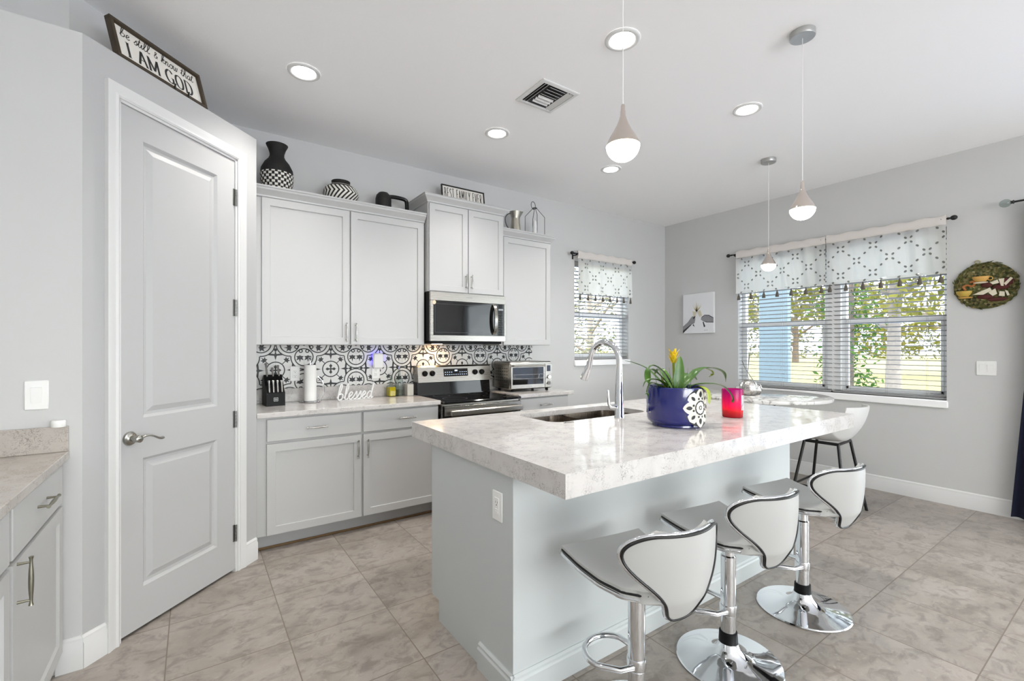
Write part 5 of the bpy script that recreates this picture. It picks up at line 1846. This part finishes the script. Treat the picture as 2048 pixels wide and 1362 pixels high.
# ================================================================== ON TOP OF THE CABINETS
def ringpat(name, kind):
    m = mat(name, (26, 25, 24), .75)
    t = NT(m)
    sp = t.n('ShaderNodeSeparateXYZ', Vector=t.obj())
    an = t.m('ARCTAN2', sp.outputs[1], sp.outputs[0])
    z = sp.outputs[2]
    if kind == 'check':
        row = t.m('FLOOR', t.m('DIVIDE', z, .0195))
        a = t.m('ADD', t.m('MULTIPLY', an, 17 / (2 * PI)), t.m('MULTIPLY', row, .5))
        k = t.m('LESS_THAN', t.m('FRACT', t.m('ADD', a, 40.0)), .56)
        fz = t.m('FRACT', t.m('DIVIDE', z, .0195))
        k = t.m('MULTIPLY', k, t.m('GREATER_THAN', fz, .16))
        k = t.m('MULTIPLY', k, t.m('LESS_THAN', z, .150))
    else:
        zz = t.m('ABSOLUTE', t.m('SUBTRACT', z, .085))
        a = t.m('ADD', t.m('MULTIPLY', an, 24 / (2 * PI)), t.m('MULTIPLY', zz, 26.0))
        k = t.m('LESS_THAN', t.m('FRACT', t.m('ADD', a, 60.0)), .55)
        k = t.m('MULTIPLY', k, t.m('LESS_THAN', z, .132))
        ri = t.m('MULTIPLY', t.m('GREATER_THAN', z, .146), t.m('LESS_THAN', z, .153))
        k = t.m('MAXIMUM', k, ri)
    nz = t.noise(t.scale(t.obj(), 60, 60, 160), 1.0, 2)
    t.set(t.b.inputs['Base Color'], t.mix(k, lin((30, 28, 27)), lin((226, 222, 214))))
    t.bump(nz, .6, .004)
    return m
o = put(link('woven_vase', MB().lathe([(.085, 0), (.098, .03), (.110, .09), (.114, .135), (.108, .185), (.085, .232), (.060, .262), (.049, .285), (.050, .305), (.060, .338), (.072, .362), (.075, .370), (.070, .372), (.056, .34), (.044, .29)], 48, cap1=False), ringpat('checked_weave', 'check'), None, 60), (.512, 3.83, 2.5005))
tag(o, 'tall black woven vase with a white checked belly on top of the cabinets', 'vase')
o = put(link('woven_basket', MB().lathe([(.09, 0), (.12, .03), (.138, .085), (.125, .125), (.095, .150), (.075, .158), (.070, .175), (.072, .190), (.065, .192), (.06, .165)], 48, cap1=False), ringpat('striped_weave', 'chev'), None, 60), (.975, 3.83, 2.5005))
tag(o, 'round woven basket with black and white zigzag stripes on top of the cabinets', 'basket')
bs = thing('black_sculpture', 'black sculpture with a round head and an arched handle on top of the cabinets', 'ornament', (1.325, 3.83, 2.5005), 0)
bm_ = MB().lathe([(.06, 0), (.066, .05), (.066, .11), (.058, .145), (.038, .168), (.008, .175)], 28)
link('head', bm_, mat('carved_black', (24, 23, 22), .6, noise=.5, nscale=50), bs, 60)
link('arch', MB().tube(cr([(.05, 0, .145), (.10, 0, .150), (.165, 0, .148), (.196, 0, .140), (.207, 0, .118), (.210, 0, .06), (.210, 0, .0165)], 6), [.019] * 37, 14, flat=.9), mat('glossy_black', (14, 14, 15), .15), bs)

pt = thing('metal_pitcher', 'galvanised metal pitcher on top of the right wall cabinet', 'pitcher', (2.700, 3.83, 2.5005), R(-10))
M['galv'] = mat('galvanised_metal', (176, 172, 162), .35, 1.0)
t = NT(M['galv'])
t.set(t.b.inputs['Base Color'], t.mix(t.noise(t.obj(), 16, 5, .7), lin((150, 146, 136)), lin((206, 202, 190))))
def pit(u, v):
    zz = .235 * v
    r_ = .060 - .018 * min(1, v / .72) ** 1.2 if v < .72 else .042 + .022 * ((v - .72) / .28)
    a = 2 * PI * u
    sp_ = max(0, math.cos(a)) ** 6 * max(0, v - .72) / .28
    return ((r_ + .026 * sp_) * math.cos(a), r_ * math.sin(a), zz + .016 * sp_)
mb = MB().grid(pit, 40, 22, True)
mb.f.append(tuple(reversed(range(40))))
link('body', mb, M['galv'], pt, 60)
link('handle', MB().tube(cr([(-.050, 0, .215), (-.085, 0, .205), (-.112, 0, .165), (-.108, 0, .11), (-.085, 0, .07), (-.056, 0, .05)], 6), .0038, 8), M['black'], pt)

ln = thing('wire_lantern', 'house-shaped black wire lantern on top of the right wall cabinet', 'lantern', (2.950, 3.83, 2.5005), R(20))
LW = .105
mb = MB()
for k in range(4):
    a = R(45 + 90 * k)
    a2 = R(135 + 90 * k)
    c_, d_ = (LW * math.cos(a), LW * math.sin(a)), (LW * math.cos(a2), LW * math.sin(a2))
    mb.tube([(*c_, .003), (*c_, .225), (.018 * math.cos(a), .018 * math.sin(a), .318)], .0028, 6)
    mb.tube([(*c_, .003), (*d_, .003)], .0028, 6)
link('frame', mb, M['black'], ln)
link('neck_ring', MB().tube([(.021 * math.cos(R(15 * q)), .021 * math.sin(R(15 * q)), .318) for q in range(24)], .004, 6, closed=True), M['black'], ln)
link('ring_handle', MB().tube([(.042 * math.cos(R(15 * q)), .02, .350 + .040 * math.sin(R(15 * q))) for q in range(24)], .003, 6, closed=True), M['black'], ln)
o = put(link('candle', MB().lathe([(.036, .0), (.034, .01), (.016, .17), (.006, .185)], 24), M['frost'], None), (2.950, 3.83, 2.5065)); tag(o, 'pale cone candle inside the wire lantern', 'candle')

# ================================================================== WALL THINGS
def switch(label, loc, rz, gangs=1):
    r_ = thing('light_switch', label, 'light switch', loc, rz)
    w_ = .036 if gangs == 1 else .059
    link('cover_plate', MB().box(-w_, w_, -.0065, -.0003, -.0595, .0595, .004), M['plastic'], r_)
    for g in range(gangs):
        cx_ = 0 if gangs == 1 else (-.023 + .046 * g)
        link('rocker', MB().prism([(-.0072, -.033), (-.0115, .031), (-.009, .033), (-.0068, .033), (-.0068, -.033)], cx_ - .0165, cx_ + .0165, 'x'), M['plastic'], r_, None)
    return r_
switch('single white light switch above the left counter', (-.526, PA[1], 1.163), 0)
switch('double white light switch right of the wide window', (XR, .873, 1.183), -PI / 2, 2)

cv = thing('canvas_picture', 'small white canvas of two hands clinking glasses beside the wide window', 'picture', (XR, 3.474, 1.790), -PI / 2)
CW_, CH_ = .217, .256
link('canvas', MB().box(-CW_, CW_, -.038, -.0003, -CH_, CH_, .003), mat('white_canvas', (226, 226, 228), .8), cv)
def art(polys, mt, o_=0.0):
    mb = MB()
    for poly in polys: mb.add([((x - .5) * 2 * CW_, -.0384 - o_, (.5 - y) * 2 * CH_) for x, y in poly], [tuple(range(len(poly)))])
    return mb
M['art_grey'] = mat('pencil_grey', (140, 138, 142), .9, noise=.25, nscale=60)
M['art_dark'] = mat('pencil_dark', (58, 56, 58), .9)
M['art_yel'] = mat('pale_gold_paint', (206, 190, 142), .9)
M['art_pale'] = mat('pale_glass_paint', (206, 198, 176), .9)
g_ = [[(0, .97), (0, .82), (.16, .72), (.30, .58), (.40, .55), (.42, .64), (.40, .74), (.30, .78), (.14, .88)],
      [(.62, .60), (.72, .55), (.85, .56), (1.0, .63), (1.0, .74), (.88, .735), (.76, .72), (.66, .70), (.60, .66)]]
link('drawn_hands', art(g_, M['art_grey']), M['art_grey'], cv, None)
d_ = [[(0, 1.0), (0, .93), (.26, .78), (.30, .78)], [(.33, .80), (.36, .76), (.40, .84)], [(.66, .72), (.69, .72), (.74, .83), (.70, .86)], [(.70, .86), (.80, .80), (.74, .83)],
      [(.62, .605), (.72, .55), (.86, .56), (1.0, .63), (1.0, .645), (.85, .575), (.72, .565), (.63, .615)], [(.34, .60), (.42, .56), (.42, .60), (.36, .65)], [(.66, .70), (.80, .725), (1.0, .735), (1.0, .75), (.78, .74)]]
for k in range(5): d_.append([(.70 + .025 * k, .93), (.715 + .025 * k, .92), (.71 + .025 * k, .94)])
link('drawn_lines', art(d_, M['art_dark'], .0004), M['art_dark'], cv, None)
gl_ = [[(.33, .44), (.46, .46), (.42, .58), (.36, .60)], [(.47, .46), (.58, .42), (.64, .56), (.56, .60)]]
link('drawn_glasses', art(gl_, M['art_pale'], .0002), M['art_pale'], cv, None)
y_ = []
for k in range(22):
    a = R(random.uniform(215, 325)); L = random.uniform(.10, .30)
    c_ = (.46, .46)
    e = (c_[0] + L * math.cos(a), c_[1] + L * math.sin(a))
    n_ = (-math.sin(a) * .008, math.cos(a) * .008)
    y_.append([(c_[0] - n_[0], c_[1] - n_[1]), (e[0], e[1]), (c_[0] + n_[0], c_[1] + n_[1])])
link('drawn_splash', art(y_, M['art_yel'], .0005), M['art_yel'], cv, None)

# woven wall plate with appliqued cups and ribbons
wp = thing('wall_plate', 'round woven straw wall plate with little cups and ribbons', 'wall decoration', (XR, .878, 1.862), -PI / 2)
WR = .190
m = mat('mossy_straw', (88, 84, 44), .85)
t = NT(m)
vo = t.n('ShaderNodeTexVoronoi', Vector=t.scale(t.obj(), 60, 60, 60), Scale=1.0)
colr = t.ramp(t.n('ShaderNodeSeparateColor', Color=vo.outputs['Color']).outputs[0], [(.0, lin((52, 50, 30))), (.35, lin((84, 88, 42))), (.6, lin((120, 108, 66))), (.85, lin((60, 72, 34))), (1.0, lin((158, 146, 106)))])
t.set(t.b.inputs['Base Color'], colr); t.bump(vo.outputs['Distance'], 1.0, .01)
mb = MB().lathe([(.001, .012), (WR * .5, .012), (WR * .9, .017), (WR, .012), (WR, .0005), (.001, .0005)], 64)
mb.xf(Matrix.Rotation(PI / 2, 4, 'X'))
link('disc', mb, m, wp, 50)
rim = MB()
for k in range(160):
    a = random.uniform(0, 2 * PI); r_ = WR * random.uniform(.72, 1.03)
    c_ = Vector((r_ * math.cos(a), -.016 - random.uniform(0, .008), r_ * math.sin(a)))
    t_ = Vector((-math.sin(a) + random.uniform(-.5, .5), random.uniform(-.2, .2), math.cos(a) + random.uniform(-.5, .5))).normalized()
    rim.tube([c_ - t_ * .016, c_, c_ + t_ * .016], [.001, .0045, .001], 5)
link('straw_rim', rim, m, wp, 60)
link('hanging_loop', MB().tube([(-.045 + .016 * math.cos(R(20 * q)), -.008, WR + .010 + .012 * math.sin(R(20 * q))) for q in range(18)], .004, 6, closed=True), mat('twine', (168, 160, 120), .9), wp)
M['cup'] = mat('ochre_clay', (206, 160, 84), .5)
M['cup2'] = mat('olive_ochre_clay', (186, 156, 70), .5)
M['saucer'] = mat('cream_saucer', (222, 212, 190), .5)
M['ribbon'] = mat('cream_ribbon', (214, 206, 184), .8)
M['maroon'] = mat('maroon_cloth', (78, 34, 30), .85)
M['twist'] = mat('orange_twist', (168, 104, 54), .6)
def half_cup(cx_, cz_, w_, h_, mt):
    mb = MB().grid(lambda u, v: (cx_ + w_ * math.cos(PI * u) * (1 - .45 * (1 - v) ** 2), -.020 - .03 * math.sin(PI * u) * (1 - .45 * (1 - v) ** 2), cz_ - h_ / 2 + h_ * v), 14, 6)
    mb.add([(cx_ + w_ * math.cos(PI * q / 14), -.020 - .03 * math.sin(PI * q / 14), cz_ + h_ / 2) for q in range(15)], [tuple(range(15))])
    return link('cup', mb, mt, wp, 60)
c1 = half_cup(-.025, .055, .052, .042, M['cup']); c2 = half_cup(-.125, -.058, .050, .046, M['cup2'])
link('cup_handle', MB().tube([(.030 + .016 * math.cos(R(30 * q)), -.026, .055 + .014 * math.sin(R(30 * q))) for q in range(12)], .0035, 6, closed=True), M['cup'], wp)
for (cx_, cz_) in ((-.025, .026), (-.115, -.090)):
    link('saucer', MB().ball((cx_, -.024, cz_), .046, 18, 8, (1, .35, .17)), M['saucer'] if cz_ > 0 else M['cup'], wp)
link('twist', MB().tube(cr([(-.115, -.018, -.028), (-.13, -.018, .0), (-.105, -.018, .012), (-.08, -.018, .002), (-.062, -.018, .02), (-.068, -.018, .04), (-.09, -.018, .035)], 5), .008, 8), M['twist'], wp)
for pts in ([(.030, .020), (.072, .040), (.082, .012), (.045, .004)], [(.078, .044), (.110, .046), (.106, -.016), (.092, -.012)], [(.108, .006), (.145, .052), (.158, .042), (.118, -.012)],
            [(-.07, -.07), (.03, -.02), (.04, -.045), (-.01, -.075)], [(.02, -.06), (.06, -.03), (.07, -.075), (.045, -.090)], [(.085, -.055), (.112, -.06), (.112, -.098), (.080, -.092)], [(.114, -.05), (.128, -.055), (.140, -.09), (.126, -.094)]):
    mb = MB().prism(pts, -.030, -.024, 'y')
    link('ribbon', mb, M['ribbon'], wp, None)
for cx_, cz_, w_, h_ in ((.01, .002, .035, .02), (.09, -.02, .05, .022), (.0, -.092, .05, .018), (.07, -.118, .06, .016), (.12, .02, .05, .03)):
    link('cloth_scrap', MB().ball((cx_, -.020, cz_), .5, 14, 8, (w_ * 2, .02, h_ * 2)), M['maroon'], wp)

# ================================================================== CURTAINS
def rod(label, loc, rz, L, fin='ball', brackets=(.05, .95), mt='black', drop=.072):
    r_ = thing('curtain_rod', label, 'curtain rod', loc, rz)
    link('pole', MB().cyl((0, -drop, 0), (L, -drop, 0), .0075, n=12), M['black'], r_)
    for x_, sgn in ((0, -1), (L, 1)):
        if fin == 'ball':
            mb = MB().cyl((x_, -drop, 0), (x_ + sgn * .022, -drop, 0), .011, .007, 12)
            mb.ball((x_ + sgn * .040, -drop, 0), .021, 16, 10, (1.15, 1, 1))
            link('finial', mb, M['black'], r_)
        else:
            link('finial', MB().ball((x_ + sgn * .050, -drop, 0), .032, 18, 12, (1.1, 1, 1)), M['glass'], r_)
            link('finial_neck', MB().tube([(x_, -drop, 0), (x_ + sgn * .006, -drop, 0), (x_ + sgn * .012, -drop, 0), (x_ + sgn * .02, -drop, 0)], [.011, .016, .010, .014], 12), M['black'], r_)
    for q in brackets:
        mb = MB().box(L * q - .006, L * q + .006, -drop - .008, -.0005, -.020, -.010, .002)
        mb.box(L * q - .011, L * q + .011, -.006, -.0005, -.055, .012, .002)
        mb.tube([(L * q, -drop + .012 * math.cos(R(20 * k + 160)), .0 + .012 * math.sin(R(20 * k + 160))) for k in range(12)], .0035, 6)
        link('bracket', mb, M['black'], r_)
    return r_
RZ = 2.437
rod('black curtain rod over the small window', (3.605, YB, RZ), 0, .985, brackets=(.03, .97))
rod('black curtain rod over the wide double window', (XR, 3.005, 2.452), -PI / 2, 1.910, brackets=(.02, .5, .98))

def valance(label, loc, rz, L, H, drop, tassels, seed, big=.019):
    rnd = random.Random(seed)
    r_ = thing('valance_curtain', label, 'curtain', loc, rz, 'printed valances with tassels')
    ph = [rnd.uniform(0, 6.28) for _ in range(4)]
    def wob(x, z):
        q = .4 + .6 * min(1, (-z) / .12)
        return .007 * math.sin(x * 31 + ph[0]) + .005 * math.sin(x * 57 + ph[1] + z * 5) + .006 * q * math.sin(x * 17 + ph[2] - z * 3)
    link('cloth', MB().slab(lambda u, v: (L * u, -drop - .011 + wob(L * u, -(H - .055) * (1 - v)), -.052 - (H - .055) * (1 - v) + .004 * math.sin(L * u * 23 + ph[3]) * (1 - v)), None, 90, 16, .0012), M['valance'], r_, 80)
    def pk(u, v):
        a = 2 * PI * v
        rr_ = .016 + .004 * math.sin(L * u * 60 + ph[1]) * math.sin(a)
        zz = .004 + (.030 if math.sin(a) > 0 else .052) * math.sin(a) + .006 * math.sin(L * u * 34 + ph[0]) * max(0, math.sin(a))
        return (L * u, -drop + rr_ * math.cos(a) * .9, zz)
    link('rod_pocket', MB().grid(pk, 90, 12), M['pocket'], r_, 80)
    link('fringe_band', MB().box(0, L, -drop - .0145, -drop - .0115, -H - .012, -H + .006, .001), M['valance'], r_)
    for k in range(tassels):
        x_ = L * (k + .25) / (tassels - .5)
        mb = MB().lathe([(.002, 0), (.0035, -.008), (.0075, -.014), (.0065, -.021), (big * .65, -.034), (big, -.074), (big * .8, -.078)], 10)
        mb.xf(Matrix.Translation((x_, -drop - .013, -H - .010)))
        link('tassel', mb, M['tassel'], r_, 60)
    return r_
valance('white leaf-printed tasselled valance over the small window', (3.648, YB, RZ), 0, .925, .445, .072, 8, 1, .015)
valance('white leaf-printed tasselled valance over the window half nearer the canvas', (XR, 2.945, 2.452), -PI / 2, .935, .455, .072, 7, 2)
valance('white leaf-printed tasselled valance over the window half nearer the woven plate', (XR, 2.005, 2.452), -PI / 2, .905, .455, .072, 7, 3)

rod('black curtain rod with a clear glass ball over the patio door', (XR, .705, 2.492), -PI / 2, 3.5, 'glass', (.03, .97), drop=.085)
nc = thing('drape_curtain', 'dark navy full-length curtain beside the patio door', 'curtain', (XR, .70, 0), -PI / 2)
def drp(u, v):
    x_ = -.022 + .085 * min(1, v / .5) * (1 - u) + .55 * u
    return (x_, -.085 + .030 * math.sin(u * 6.28 * 4.5), .028 + 2.44 * v)
link('cloth', MB().slab(drp, None, 90, 8, .004), M['navy'], nc, 80)
